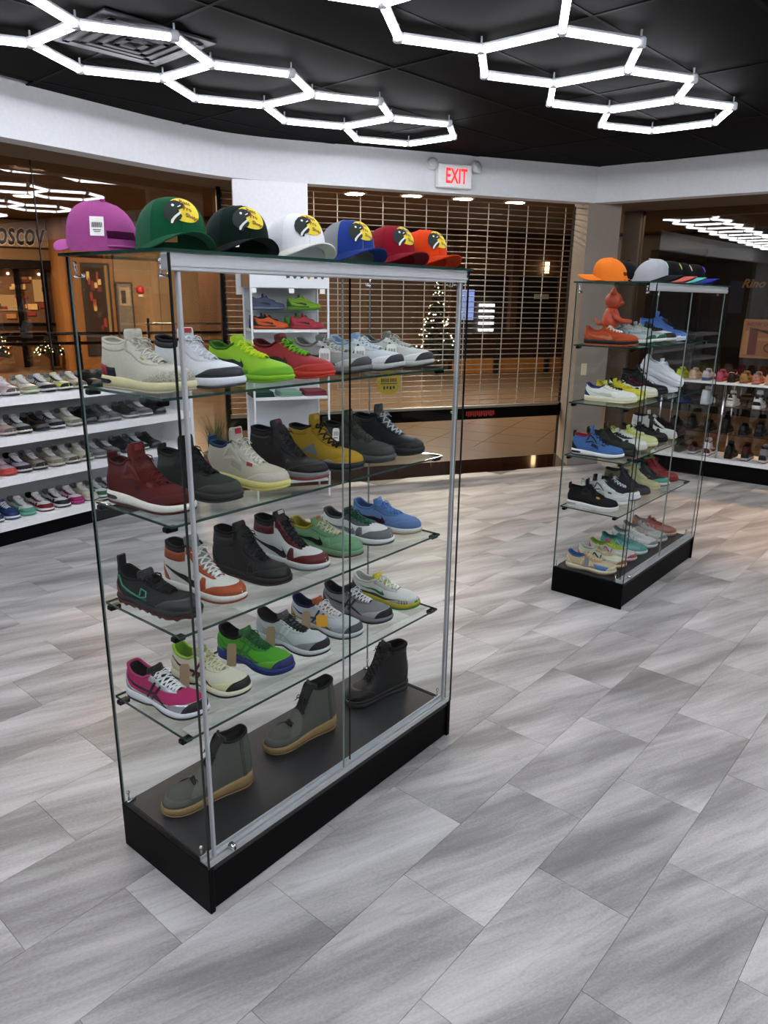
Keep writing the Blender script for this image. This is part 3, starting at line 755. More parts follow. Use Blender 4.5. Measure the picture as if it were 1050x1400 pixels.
# polished dark granite threshold
g_ = struct('threshold', MB().prism([tuple(BK(x, o)[:2]) for x, o in ((-3.9, .0), (.33, .0), (.33, .575), (-3.9, .575))], -.02, .0025).mesh('threshold'), mat('#20130e', 'gloss', .06))
# white wall board beside the grille
struct('wall_board', MB().prism([tuple(BK(x, o)[:2]) for x, o in ((-3.53, -.02), (-2.9, -.02), (-2.9, .02), (-3.53, .02))], 1.72, ZB - .002).mesh('wall_board'), mat('#e6e7ea', 'paint'))

# ------------------------------------------------------------------ storefront glazing
SHOPGLASS = glass('#d6cdc2', 1.0, 0.0, .075)
def pane(name, fr, s0, s1, o, z0, z1, parent=None, m=SHOPGLASS, th=.008):
    me = MB().prism([tuple(fr(x, y)[:2]) for x, y in ((s0, o), (s1, o), (s1, o + th), (s0, o + th))], z0, z1).mesh(name)
    return put(name, me, m, parent)
def window(name, fr, joints, o):
    e = bpy.data.objects.new(name, None); COL.objects.link(e); e['kind'] = 'structure'
    for a, c in zip(joints, joints[1:]): pane('window_pane', fr, a + .004, c - .004, o, .06, ZB, e)
    for j in joints: put('joint', MB().prism([tuple(fr(x, y)[:2]) for x, y in ((j - .004, o - .002), (j + .004, o - .002), (j + .004, o + .010), (j - .004, o + .010))], .06, ZB).mesh('joint'), mat('#17130f', 'plain'), e)
    a, c = joints[0], joints[-1]
    put('window_sill', MB().prism([tuple(fr(x, y)[:2]) for x, y in ((a, o - .03), (c, o - .03), (c, o + .04), (a, o + .04))], 0, .06).mesh('window_sill'), mat('#2a221b', 'metal', .4), e)
    return e
LG = Frame(LF(.80, .42)[:2], R(52.5))
window('window_1', LG, [-5.8, -4.2, -2.45, 0, 1.75, 2.15], 0)
window('window_2', RT, [.16, 2.25, 4.6, 6.8, 8.9], .90)
struct('window_post', MB().prism([tuple(RT(x, o)[:2]) for x, o in ((-.02, .84), (.16, .84), (.16, .98), (-.02, .98))], 0, ZB).mesh('window_post'), mat('#7c6f62', 'metal', .5))
b = MB(); b.prism([tuple(p[:2]) for p in (LF(2.95, .36), LF(3.08, .36), LF(3.08, .5), LF(2.95, .5))], 0, ZB)
struct('window_post', b.mesh('window_post'), mat('#5a4430', 'metal', .5))

# ------------------------------------------------------------------ rolling grille
gl = thing('rolling_grille', 'rolled down steel mesh security grille closing the shop entrance', 'grille')
GO = .57; g0, g1 = -3.55, .17; gz0, gz1 = .60, 2.66
STEEL = mat('#b4aca1', 'metal', .4, .5)
rod = MB().tube([(g0, 0, 0), (g1, 0, 0)], .0052, 6, True).mesh('rod', True)
o0 = BK(0, GO)
n = int((gz1 - gz0) / .0535)
for i in range(n + 1): put('rod', rod, STEEL, gl, (o0.x, o0.y, gz0 + .01 + i * .0535), (0, 0, R(20.7)))
lb = MB()
for i in range(n): lb.box(-.0035, .0035, -.004, .004, gz0 + .012 + i * .0535, gz0 + .0615 + i * .0535)
lm = lb.mesh('link_strip')
for k in range(16):
    p = BK(g1 - .12 - k * .228, GO - .004); put('link_strip', lm, STEEL, gl, (p.x, p.y, 0), (0, 0, R(20.7)))
put('bottom_bar', MB().box(g0, g1, -.03, .03, .455, .575, .006).mesh('bottom_bar'), mat('#17130f', 'metal', .45), gl, (o0.x, o0.y, 0), (0, 0, R(20.7)))
put('bar_cap', MB().box(g0, g1, -.034, .034, .575, .600, .004).mesh('bar_cap'), mat('#a9a49c', 'metal', .35), gl, (o0.x, o0.y, 0), (0, 0, R(20.7)))
rm = MB()
for k in range(16): rm.box(k * .022, k * .022 + .013, -.001, 0, -.03 + .012 * (k % 3 == 0), .03)
put('red_print', rm.mesh('red_print'), mat('#a02a20', 'plain'), gl, BK(-1.03, GO - .032, .515), (0, 0, R(20.7)))
put('lock', MB().lathe([(.022, 0), (.022, .01), (.016, .014)], 14).mesh('lock', True), mat('#d0d0d0', 'chrome'), gl, BK(-1.2, GO - .03, .545), (R(90), 0, R(20.7)))
for x, nm in ((g1 + .012, 'guide_rail'), (g0 - .012, 'guide_rail')):
    p = BK(x, GO); put(nm, MB().box(-.018, .018, -.04, .04, 0.003, 2.66, .003).mesh(nm), mat('#0e0c0b', 'metal', .4), gl, (p.x, p.y, 0), (0, 0, R(20.7)))
put('latch', MB().box(-.05, .0, -.05, -.03, .50, .60, .004).mesh('latch'), mat('#0e0c0b', 'metal', .4), gl, BK(g1, GO), (0, 0, R(20.7)))

# ------------------------------------------------------------------ hexagonal tube lights
HA = .4346; PSI = R(20.5); HZ = 2.885
LED = emit('#f6f8ff', TUBE_STRENGTH, 'led_tube')
HOUS = mat('#c9ccd2', 'plain', .35); JOINT = mat('#dfe3ea', 'gloss', .25)
hl = HA / 2 - .022
tube_me = MB()
tube_me.tube([(-hl, 0, 0), (hl, 0, 0)], .0165, 10, True); tube_me = tube_me.mesh('tube', True)
hous_me = MB().box(-hl - .004, hl + .004, -.0185, .0185, .010, .026, .004).mesh('housing')
join_me = MB().lathe([(.020, -.016), (.026, -.010), (.026, .020), (.020, .028)], 12).mesh('connector', True)
stem_me = MB().tube([(0, 0, .028), (0, 0, ZC - HZ - .0045)], .005, 6).mesh('stem', True)
def hex_chain(c0, n, label):
    t = thing('hexagon_light', label, 'ceiling light', (c0[0], c0[1], HZ), 0, 'hexagonal tube lights')
    st = Vector((-math.cos(R(50.2)), -math.sin(R(50.2)))) * HA * math.sqrt(3)
    vs = {}; es = set()
    for k in range(n):
        c = st * k; ids = []
        for j in range(6):
            a = PSI + j * math.pi / 3; p = (c.x + HA * math.cos(a), c.y + HA * math.sin(a))
            key = next((q for q in vs if math.hypot(vs[q][0] - p[0], vs[q][1] - p[1]) < .05), None)
            if key is None: key = len(vs); vs[key] = p
            ids.append(key)
        for j in range(6): es.add(tuple(sorted((ids[j], ids[(j + 1) % 6]))))
    for a, b_ in sorted(es):
        (x0, y0), (x1, y1) = vs[a], vs[b_]; an = math.atan2(y1 - y0, x1 - x0)
        e = put('tube', tube_me, LED, t, ((x0 + x1) / 2, (y0 + y1) / 2, 0), (0, 0, an))
        put('housing', hous_me, HOUS, e)
    for k, p in vs.items():
        j = put('connector', join_me, JOINT, t, (p[0], p[1], 0)); put('stem', stem_me, HOUS, j)
hex_chain((.083, 5.974), 11, 'chain of glowing white hexagon tube lights curving along above the storefront shelving')
hex_chain((1.8165, 5.393), 11, 'chain of glowing white hexagon tube lights nearest the exit corner on the open side')
for x, y, n, l in ((3.55, 4.81, 12, 'third'), (4.80, 3.66, 11, 'fourth'), (6.05, 2.50, 8, 'fifth')): hex_chain((x, y), n, 'added out-of-view chain of white hexagon tube lights over the open floor, %s from the storefront shelving' % l)  # chains out of view, added to light the foreground and cases evenly

# ------------------------------------------------------------------ exit sign
ex = thing('exit_sign', 'white EXIT sign with red letters and two emergency lamp heads', 'sign', BK(-1.555, -.001, 2.76), R(20.7))
MB().box(-.165, .165, -.075, 0, -.10, .10, .008).put('housing', mat('#f0f1f2', 'plain', .45), ex)
v, f = text_mesh('EXIT', .20, bold=.004)
xs = [p.x for p in v]; ys = [p.y for p in v]; kx = .21 / (max(xs) - min(xs)); ky = .125 / (max(ys) - min(ys)); cy = (max(ys) + min(ys)) / 2
put('letters', mesh('letters', [(p.x * kx + .01, -.0765, (p.y - cy) * ky) for p in v], f), emit('#f02a2a', 1.3, 'exit_red'), ex)
for sx in (-1, 1):
    h = put('lamp_head', MB().lathe([(.03, -.035), (.052, 0), (.055, .022), (.048, .03)], 14).mesh('lamp_head', True), mat('#d8d9da', 'gloss', .3), ex, (sx * .215, -.045, .085), (R(70), 0, R(22 * sx)))
    put('lens', MB().lathe([(.045, .030), (.03, .036), (.01, .038)], 14).mesh('lens', True), mat('#cfd2d6', 'gloss', .2), h)
    put('bracket', MB().box(-.06 if sx > 0 else .0, .0 if sx > 0 else .06, -.01, .01, -.06, -.03).mesh('bracket'), mat('#d8d9da', 'plain'), h)

# ------------------------------------------------------------------ the two glass showcases
CW, CD, CH, CT = 1.2, .444, .156, 1.811
K1 = Frame((-.4811, 1.6884), .8837); K2 = Frame((1.3712, 3.8907), .8659)
SHELF = (1.475, 1.155, .850, .540)
BLK = mat('#040405', 'paint', .5); DECK = mat('#16171a', 'plain', .5); ALU = mat('#b9bcbf', 'paint', .4, .35); CHR = mat('#d5d7da', 'chrome', .15); EDGE = mat('#1d3a34', 'gloss', .1); EDGE2 = mat('#0a1211', 'gloss', .1); CLIP = mat('#141416', 'metal', .4); EDGE3 = mat('#7c8a86', 'gloss', .1)
CG = glass('#fcfdfd', .22); SG = glass('#f6fbf9', .5)
def gbox(name, x0, x1, y0, y1, z0, z1, m, edge, t, thin):
    """A glass sheet: clear faces, dark polished edges as a sub-part."""
    o = MB().box(x0, x1, y0, y1, z0, z1).put(name, m, t)
    e = MB(); d = .0012; k = .0003
    a = (x0, x1, y0, y1, z0, z1)
    if thin == 'x':
        for p in ((x0 - k, x1 + k, y0 - d, y0 + d, z0, z1), (x0 - k, x1 + k, y1 - d, y1 + d, z0, z1)): e.box(*p)
    elif thin == 'y':
        for p in ((x0 - d, x0 + d, y0 - k, y1 + k, z0, z1), (x1 - d, x1 + d, y0 - k, y1 + k, z0, z1)): e.box(*p)
    else:
        for p in ((x0, x1, y0 - d, y0 + d, z0 - k, z1 + k), (x0, x1, y1 - d, y1 + d, z0 - k, z1 + k), (x0 - d, x0 + d, y0, y1, z0 - k, z1 + k), (x1 - d, x1 + d, y0, y1, z0 - k, z1 + k)): e.box(*p)
    e.put('polished_edge', edge, o)
    return o
clip_me = MB().box(-.018, .018, -.011, .011, -.017, -.002, .003).mesh('shelf_clip')
def showcase(fr, label, uprights=True):
    t = thing('showcase', label, 'display case', (fr.p.x, fr.p.y, 0), fr.a)
    # plinth
    MB().box(0, .018, 0, CD, 0, CH, .002).put('end_board', BLK, t); MB().box(CW - .018, CW, 0, CD, 0, CH, .002).put('end_board', BLK, t)
    MB().box(.018, CW - .018, .008, .024, .006, CH - .018).put('front_board', BLK, t); MB().box(.018, CW - .018, CD - .024, CD - .008, .006, CH - .018).put('back_board', BLK, t)
    MB().box(.018, CW - .018, .003, CD - .003, CH - .018, CH, .003).put('deck', DECK, t)
    # sheets
    z0, z1 = CH + .001, CT - .008
    gbox('end_pane', .001, .006, .002, CD - .002, z0, z1, CG, EDGE2, t, 'x'); gbox('end_pane', CW - .006, CW - .001, .002, CD - .002, z0, z1, CG, EDGE2, t, 'x')
    gbox('back_pane', .008, CW - .008, CD - .007, CD - .002, z0, z1, CG, EDGE3, t, 'y')
    gbox('top_pane', -.012, CW + .012, -.006, CD + .010, CT - .007, CT, SG, EDGE, t, 'z')
    gbox('sliding_door', .022, .625, .026, .031, CH + .018, CT - .030, CG, EDGE2, t, 'y'); gbox('sliding_door', .578, CW - .022, .012, .017, CH + .018, CT - .030, CG, EDGE3, t, 'y')
    # aluminium tracks
    for x in (.0, CW - .006): MB().box(x, x + .006, -.0008, .0016, z0, z1).put('corner_seal', EDGE2, t)
    MB().box(.007, CW - .007, .004, .040, CT - .046, CT - .008, .002).box(.007, CW - .007, .001, .004, CT - .036, CT - .030).put('top_track', ALU, t)
    MB().box(.007, CW - .007, .004, .046, CH, CH + .006).box(.007, CW - .007, .004, .008, CH + .006, CH + .016).box(.007, CW - .007, .020, .023, CH + .006, CH + .014).box(.007, CW - .007, .042, .046, CH + .006, CH + .016).put('bottom_track', ALU, t)
    for x in (.030, CW - .039) if uprights else (): MB().box(x, x + .009, .010, .024, CH + .016, CT - .046, .002).put('upright', ALU, t)
    lk = MB().lathe([(.011, 0), (.011, .016), (.008, .020)], 12).put('lock', CHR, t, True, loc=(.09, .012, CH + .022), rot=(R(90), 0, 0)); MB().box(-.002, .002, -.006, .006, .019, .0215).put('keyhole', CLIP, lk)
    # chrome corner clamps
    for x, sx in ((.012, 1), (CW - .012, -1)):
        for y, sy in ((.055, 0), (CD - .014, -1)):
            for z in (CH, CT - .06):
                b = MB().box(min(x, x + sx * .028), max(x, x + sx * .028), y - .005, y + .005, z, z + .006)
                b.tube([(x + sx * .006, y, z + .003), (x + sx * .006, y, z + .034)], .003, 8).ball((x + sx * .006, y, z + .036), .006, 8, 5).ball((x + sx * .026, y, z + .007), .0055, 8, 5)
                b.put('corner_clamp', CHR, t, True)
    for z in SHELF:
        s_ = gbox('shelf', .012, CW - .012, .075, .435, z - .006, z, SG, EDGE, t, 'z')
        for x in (.022, CW - .022):
            for y in (.098, .410): put('shelf_clip', clip_me, CLIP, s_, (x, y, z - .004))
    for x in (.03, CW - .03):
        for y in (.03, CD - .03): MB().lathe([(.012, 0), (.014, .006)], 10).put('foot', CLIP, t, True, loc=(x, y, -.0))
    return t
showcase(K1, 'large glass showcase of sneakers with logo caps on top and three boots inside')
showcase(K2, 'smaller looking glass showcase of sneakers standing near the exit corner pillar', False)

# ------------------------------------------------------------------ caps
def cap_surface(th, u, W_=.084, Ln=.096, H=.124, front=.034):
    """Crown of a cap: th = 0 faces forward, u from rim to button."""
    r = max(0, 1 - u ** 3.0) ** .5
    c = math.cos(th); fwd = max(0, c); z0 = front * fwd ** 1.5
    x = Ln * r * c; y = W_ * r * math.sin(th)
    hh = H * (1 + .12 * fwd * (1 - u ** 5))
    return Vector((x + .034 * u * max(0, -c) * (1 - u * .3) - .004 * u * u * fwd, y, z0 + (hh - z0) * u))
def cap_normal(th, u, **k):
    e = .01; n = (cap_surface(th + e, u, **k) - cap_surface(th - e, u, **k)).cross(cap_surface(th, min(1, u + e), **k) - cap_surface(th, max(0, u - e), **k))
    return n.normalized()
def sector(name, t0, t1, u0, u1, n, m, off=0, inner=True):
    rows = [[cap_surface(lerp(t0, t1, j / n), lerp(u0, u1, i / m)) + cap_normal(lerp(t0, t1, j / n), min(.97, lerp(u0, u1, i / m))) * off for j in range(n + 1)] for i in range(m + 1)]
    return grid_mesh(name, rows)
CAPM = {}
def cap_meshes():
    if CAPM: return CAPM
    d = R(52)
    CAPM['front_panel'] = [('front_panel', sector('front_panel', -d, d, 0, .992, 18, 12))]
    CAPM['back'] = [('mesh_back', sector('mesh_back', d, R(152), 0, .992, 12, 12)), ('mesh_back', sector('mesh_back', -R(152), -d, 0, .992, 12, 12)), ('mesh_back', sector('mesh_back', R(152), R(208), .38, .992, 8, 8))]
    b = MB(); b.tube([cap_surface(lerp(R(150), R(210), j / 8), .10) for j in range(9)], .007, 5, True, .35); CAPM['strap'] = [('strap', b.mesh('strap', True))]
    b = MB(); b.ball(tuple(cap_surface(0, 1) + Vector((-.004, 0, -.001))), .007, 10, 6, (1, 1, .5)); CAPM['button'] = [('button', b.mesh('button', True))]
    rows = [[cap_surface(2 * math.pi * j / 40, u) - cap_normal(2 * math.pi * j / 40, max(.02, u)) * .003 for j in range(40)] for u in (0, .12, .24)]
    CAPM['band'] = [('sweatband', grid_mesh('sweatband', rows, True, True))]
    # curved peak
    n, m, V, F = 18, 6, [], []
    for lay in (0, 1):
        for i in range(m + 1):
            for j in range(n + 1):
                th = lerp(-R(76), R(76), j / n); p = cap_surface(th, .0)
                q = math.cos(th * 90 / 76) ** .55 if abs(th) < R(75.9) else 0
                ext = .084 * q * i / m
                x = p.x + ext; y = p.y * (1 + .06 * i / m)
                V.append((x, y, p.z * (1 - .10 * i / m) + .004 * (i / m) * (1 - (y / .085) ** 2) - .018 * (i / m) * min(1, (y / .078) ** 2) * q + .004 - lay * .003))
    nn = (m + 1) * (n + 1)
    for lay in (0, 1):
        F += [(lay * nn + i * (n + 1) + j, lay * nn + i * (n + 1) + j + 1, lay * nn + (i + 1) * (n + 1) + j + 1, lay * nn + (i + 1) * (n + 1) + j) for i in range(m) for j in range(n)]
    F += [(m * (n + 1) + j, m * (n + 1) + j + 1, nn + m * (n + 1) + j + 1, nn + m * (n + 1) + j) for j in range(n)]
    zmin = min(v[2] for v in V); V = [(x, y, max(0.0008, z)) for x, y, z in V]
    CAPM['peak'] = [('peak', mesh('peak', V, F, True))]
    # emblem: yellow oval, bass, lettering, draped over the front
    def drape(pts, off):
        r = []
        for lx, ly in pts:
            lx, ly = lx * .93, ly * .93 + .001
            u = max(.02, min(.97, (ly + .048) / .104)); th = lx / (.083 * max(.35, (1 - u ** 3.0) ** .5))
            r.append(cap_surface(th, u) + cap_normal(th, u) * off)
        return r
    def fillpoly(pts, off, rings=4):
        c = (sum(p[0] for p in pts) / len(pts), sum(p[1] for p in pts) / len(pts)); V = []; n = len(pts)
        for k in range(rings + 1): V += drape([(lerp(c[0], x, k / rings), lerp(c[1], y, k / rings)) for x, y in pts], off)
        return V, [(k * n + j, k * n + (j + 1) % n, (k + 1) * n + (j + 1) % n, (k + 1) * n + j) for k in range(rings) for j in range(n)]
    oval = [(.010 + .040 * math.cos(a) + .004 * math.sin(a), .008 + .030 * math.sin(a) - .004 * math.cos(a)) for a in [2 * math.pi * k / 28 for k in range(28)]]
    CAPM['oval'] = [('emblem', mesh('emblem', *fillpoly(oval, .0022), True))]
    fish = [(-.004, .026), (-.014, .030), (-.028, .027), (-.040, .017), (-.046, .004), (-.045, -.008), (-.037, -.017), (-.030, -.026), (-.022, -.027), (-.020, -.020), (-.009, -.017), (-.004, -.008), (-.010, -.001), (-.012, .006), (-.002, .009), (.006, .014), (.004, .021)]
    CAPM['fish'] = [('fish', mesh('fish', *fillpoly([(x + .004, y) for x, y in fish], .0032), True))]
    belly = [(-.004, .003), (-.012, -.001), (-.022, -.008), (-.030, -.016), (-.031, -.023), (-.027, -.024), (-.024, -.018), (-.016, -.010), (-.008, -.004)]
    V1, F1 = fillpoly([(x + .003, y - .001) for x, y in belly], .0040, 2)
    ev, ef = fillpoly([(-.018 + .0035 * math.cos(k), .016 + .0035 * math.sin(k)) for k in (0, 1, 2, 3, 4, 5)], .0040, 1)
    lipv, lipf = fillpoly([(-.001, .0165), (-.008, .0125), (-.0085, .0105), (.0, .0140)], .0041, 1)
    b = MB(); b.add(V1, F1); b.add(ev, ef); b.add(lipv, lipf); CAPM['belly'] = [('fish_belly', b.mesh('fish_belly', True))]
    b = MB()
    for s_, x, y, sz in (('Bass', .013, .0245, .0165), ('Pro', .015, .0085, .0165), ('Shops', .025, -.0080, .0150)):
        v, f = text_mesh(s_, sz, bold=.0004, res=1); b.add(drape([(p.x * .92 + x, p.y * .95 + y - .10 * p.x) for p in v], .0034), f)
    CAPM['letters'] = [('lettering', b.mesh('lettering'))]
    b = MB(); v, f = fillpoly([(.018 * math.cos(2 * math.pi * k / 14), .010 + .020 * math.sin(2 * math.pi * k / 14)) for k in range(14)], .0026); b.add(v, f); CAPM['badge'] = [('badge', b.mesh('badge', True))]
    b = MB()
    for j in range(3):
        b.tube([cap_surface(t_, u / 10) + cap_normal(t_, min(.96, u / 10)) * .0004 for t_ in ((-R(52), R(52), 0)[j],) for u in range(0, 11)], .0009, 4)
    CAPM['seams'] = [('seam', b.mesh('seam', True))]
    return CAPM
def cap(label, cat_loc, rz, front, back=None, peak=None, under=None, emblem='fish', badge=None, group=None, tag_=False):
    M_ = cap_meshes(); t = thing('cap', label, 'cap', cat_loc + Vector((0, 0, .0015)), rz, group)
    back = back or front; peak = peak or front
    fp = None
    for key, c, k in (('front_panel', front, 'fabric'), ('back', back, 'mesh'), ('strap', back, 'plain'), ('button', front, 'fabric'), ('peak', peak, 'fabric'), ('band', back, 'fabric'), ('seams', back, 'fabric')):
        for nm, me in M_[key]:
            o = put(nm, me, mat(c, k), t)
            if nm == 'front_panel': fp = o
    if emblem == 'fish':
        o = put('emblem', M_['oval'][0][1], mat('#e8d22a', 'plain', .7), fp) if True else None
        put('fish', M_['fish'][0][1], mat('#0f1f1a', 'plain', .7), fp); put('fish_belly', M_['belly'][0][1], mat('#dfe3dc', 'plain', .7), fp); put('lettering', M_['letters'][0][1], mat('#7c3a1c', 'plain', .7), fp)
    elif badge: put('badge', M_['badge'][0][1], mat(badge, 'plain', .7), fp)
    if tag_:
        p = cap_surface(R(140), .62) + cap_normal(R(140), .62) * .004
        b = MB(); b.box(-.016, .016, -.0005, .0005, -.046, 0)
        tg = put('hang_tag', b.mesh('hang_tag'), mat('#f0f0ee', 'plain'), t, p, (R(-16), 0, R(140) - R(90) + R(180)))
        b = MB()
        for i in range(10): b.box(-.012 + i * .0025, -.0108 + i * .0025 + .0006 * (i % 2), -.0011, -.0006, -.026, -.014)
        b.box(-.009, .009, -.0011, -.0006, -.033, -.031).box(-.007, .007, -.0011, -.0006, -.037, -.0355)
        put('barcode', b.mesh('barcode'), mat('#15161a', 'plain'), tg)
        b = MB(); b.box(-.012 , .012, .0006, .0011, -.026, -.014); 
    return t
FWD1 = K1.a - R(90); FWD2 = K2.a - R(90)
G1 = 'caps on the large showcase'
cap('pink cap turned backwards with a white barcode tag on the showcase top', K1(.055, .345, CT), FWD1 + R(182), '#c25aa8', '#b9559f', emblem=None, group=G1, tag_=True)
for lab, w_, f, bk, pk, dr in (('kelly green cap with yellow fish emblem on the showcase top', .125, '#12663f', '#2b6b4c', '#12663f', -18), ('black-green cap with yellow fish emblem between green and white caps', .325, '#0c2a22', '#12302a', '#0b211b', -18),
                           ('white cap with yellow fish emblem on the showcase top', .535, '#e4e6ea', '#dcdfe4', '#dfe0da', -17), ('royal blue cap with yellow fish emblem between white and crimson caps', .750, '#2b4aa6', '#8f9399', '#24429a', -15),
                           ('crimson red cap with yellow fish emblem between blue and orange caps', .955, '#a3152c', '#a3152c', '#9a1228', -14), ('bright orange cap with yellow fish emblem at the showcase end', 1.135, '#ee4a12', '#ee4a12', '#e8430e', -13)):
    cap(lab, K1(w_, .160, CT), FWD1 + R(dr), f, bk, pk, group=G1)
G2 = 'caps on the showcase by the pillar'
cap('plain orange cap facing backwards on the showcase by the pillar', K2(.11, .30, CT), FWD2 + R(190), '#ef7d20', '#ef7d20', emblem=None, group=G2)
cap('black cap hidden between the orange and grey caps', K2(.42, .345, CT), FWD2 + R(180), '#0d0d10', emblem=None, group=G2)
cap('light grey cap with dark peak and teal badge', K2(.32, .17, CT), FWD2 + R(12), '#a9adb3', '#a9adb3', '#1c1d21', emblem=None, badge='#8fd0c8', group=G2)
cap('black cap with lime badge and coral peak', K2(.56, .18, CT), FWD2 + R(10), '#0e0f14', '#0e0f14', '#d8675a', emblem=None, badge='#b8c83a', group=G2)
cap('black cap with round white badge and turquoise peak', K2(.79, .20, CT), FWD2 + R(8), '#0e0f14', '#0e0f14', '#5fb9b6', emblem=None, badge='#c9b9a6', group=G2)
cap('black cap with purple badge and blue peak at the row end', K2(1.03, .20, CT), FWD2 + R(6), '#0d0d12', '#0d0d12', '#3438a8', emblem=None, badge='#4a41b8', group=G2)

# ------------------------------------------------------------------ shoes in the large showcase
def row(fr, fwd, ws, z, items, group, lod=1.0, dtoe=.128, jit=0):
    for w_, it in zip(ws, items):
        if it is None: continue
        model, C, label = it[:3]; extra = it[3] if len(it) > 3 else {}
        L = MODELS[model].get('L', .292)
        # heel origin; the toe sits at dtoe from the front
        dj = extra.pop('d', 0); aj = R(extra.pop('a', 8)); wj = extra.pop('w', 0)
        ang = fwd + aj
        toe = fr(w_ + wj, dtoe + dj, z + .0002)
        h = toe - Vector((math.cos(ang), math.sin(ang), 0)) * L
        shoe(model, C, label, h, ang, group, lod, **extra)
WS = [.102, .262, .445, .615, .785, .955, 1.125]
g = 'sneakers on the top shelf of the large showcase'
row(K1, FWD1, WS, SHELF[0], [
 ('retro3', dict(upper='#cdc9b8', eleph='#a9a594', eye='#d4d0c0', midsole='#ded6a8', outsole='#b9b09a', block=('#2b2a44', 'rubber'), block2=('#b8383c', 'rubber'), air='#23233a', lining='#cfcbbb', lace='#d6d2c6', tongue='#cfcbbb', ankle='#d2cebd', heel2='#c33a3e', eyelet='#b9a24a'), 'cream leather sneaker with red and navy heel on the top shelf end'),
 ('retro3', dict(upper='#e3e5ec', eleph=('#3b3d46', 'leather'), eye='#dfe1e9', midsole='#e4e6ee', outsole='#4b4d58', lining='#26272c', lace='#e6e8ee', tongue='#e3e5ec', heel2='#2b2c33', ankle='#33353d', air='#8c2430', label='#b5202c', block='#4a4c57'), 'white and black leather sneaker with red tongue logo on top shelf'),
 ('kobe', dict(upper='#9bd31c', toe='#7cc01c', heel='#55a520', midsole='#8fce2a', outsole='#7dbb1c', swoosh='#22352a', lace='#d8f02a', tongue='#b6de22', lining='#3f7f1e', kind='rubber'), 'neon lime basketball shoe with dark swoosh on top shelf'),
 ('kobe', dict(upper=('#c02430', 'rubber'), toe='#d43a34', heel='#7e1420', midsole='#e2412f', outsole='#d8382c', swoosh='#2a1216', lace='#76c22a', tongue='#7c1420', lining='#6c1018', kind='rubber'), 'red basketball shoe with green laces on the top shelf'),
 ('runner_tag', dict(upper=('#a9aaa8', 'mesh'), toe='#c3c4c2', heel='#77787a', eye='#c9cac8', stripe='#3e4044', midsole='#8b8c8e', outsole='#3a3b3e', bumper='#5a5b5f', lace='#bfc0be', tongue='#7c7c7a', lining='#8a8a86'), 'grey running shoe with barcode tag beside the red shoe'),
 ('runner_tag', dict(upper=('#d5d9de', 'mesh'), toe='#e6e8ec', heel='#8fa6c4', eye='#dfe4ea', stripe='#33357c', mud='#33357c', midsole='#c9ccc8', outsole='#3c3e44', bumper='#3f4248', lace='#dfe6ee', tongue='#8fa9c8', lining='#9fb6d2'), 'white and navy running shoe with barcode tag on top shelf'),
 ('runner_tag', dict(upper=('#d3d6d2', 'mesh'), toe='#e4e6e2', heel='#8b8c86', eye='#dfe1dc', stripe='#2f9a3a', mud='#2f9a3a', midsole='#c4c6c0', outsole='#3a3c40', bumper='#3c3f44', lace='#c4c4be', tongue='#8a8a84', lining='#85857f'), 'white and green running shoe with barcode tag at shelf end')], g, 1.0, .098)
g = 'sneakers on the second shelf of the large showcase'
row(K1, FWD1, WS, SHELF[1], [
 ('retro4', dict(upper='#6e1c18', toe='#6a1a18', eye='#6c1c18', wing='#7a221c', net='#5c1a22', heel='#64181a', heel2='#6e2a26', guard='#7a221c', midsole='#e8e5da', outsole='#5f1717', flame='#6a1a18', lining='#521412', lace='#6e1e1a', tongue='#7a2416', air='#3a3a38', kind='suede'), 'rust red suede high sneaker with white heel window'),
 ('retro4', dict(upper='#3e4640', toe='#4e5650', eye='#2c2f30', wing='#222426', net='#33382f', heel='#30352f', midsole='#3a3d3e', outsole='#2a2c2e', lining='#1f2122', lace='#24262a', tongue='#2a2c2e', air='#b6b09a', guard='#24262a', kind='suede'), 'dark green suede high sneaker behind the metal upright'),
 ('retro4', dict(upper='#c9c1ad', toe='#cfc9ba', eye='#d3cdbf', wing='#d6d0c4', net='#b7b09e', heel='#b23f58', heel2='#3f5f86', midsole='#e0d784', outsole='#d2c76a', lining='#39567a', lace='#dcd8ca', tongue='#cbc5b5', label='#b0203c', guard='#b0283c', ankle='#3f5f86', kind='suede'), 'cream high sneaker with pink heel, red guard and yellow sole'),
 ('high_strap', dict(upper='#1c1b1e', toe='#26191b', eye='#222125', heel='#201f22', midsole='#8f8c8c', outsole='#a8303c', lining='#1a2424', lace='#2a2a2e', tongue='#15161a', swoosh='#241a1c', label='#5a2028', kind='leather'), 'black high top with strap and red outsole on second shelf'),
 ('retro5', dict(upper='#b8932a', toe='#c19a2c', eye='#b3902a', net='#80848a', heel='#b08a28', midsole='#2c2f36', outsole='#55585f', flame='#9fa3a8', lining='#2a2a2c', lace='#1c1d22', tongue='#ae8a26', ankle='#b48e28', kind='suede'), 'mustard yellow high sneaker with black laces on second shelf'),
 ('retro4_tag', dict(upper='#4f524f', toe='#565956', eye='#43463f', wing='#4e5348', net='#5a5d58', heel='#454a42', midsole='#5e605f', outsole='#3b3d3d', lining='#2d302c', lace='#4b4f48', tongue='#545a4a', kind='suede'), 'grey green high sneaker with white tag on second shelf'),
 ('retro5', dict(upper='#17181b', toe='#1b1c1f', eye='#202124', net='#3a3c40', heel='#151619', midsole='#2c2d31', outsole='#1c1d20', flame='#3a3b40', lining='#121316', lace='#b9bec6', tongue='#3c4047', ankle='#191a1d'), 'black high sneaker with white laces at second shelf end')], g)
g = 'sneakers on the third shelf of the large showcase'
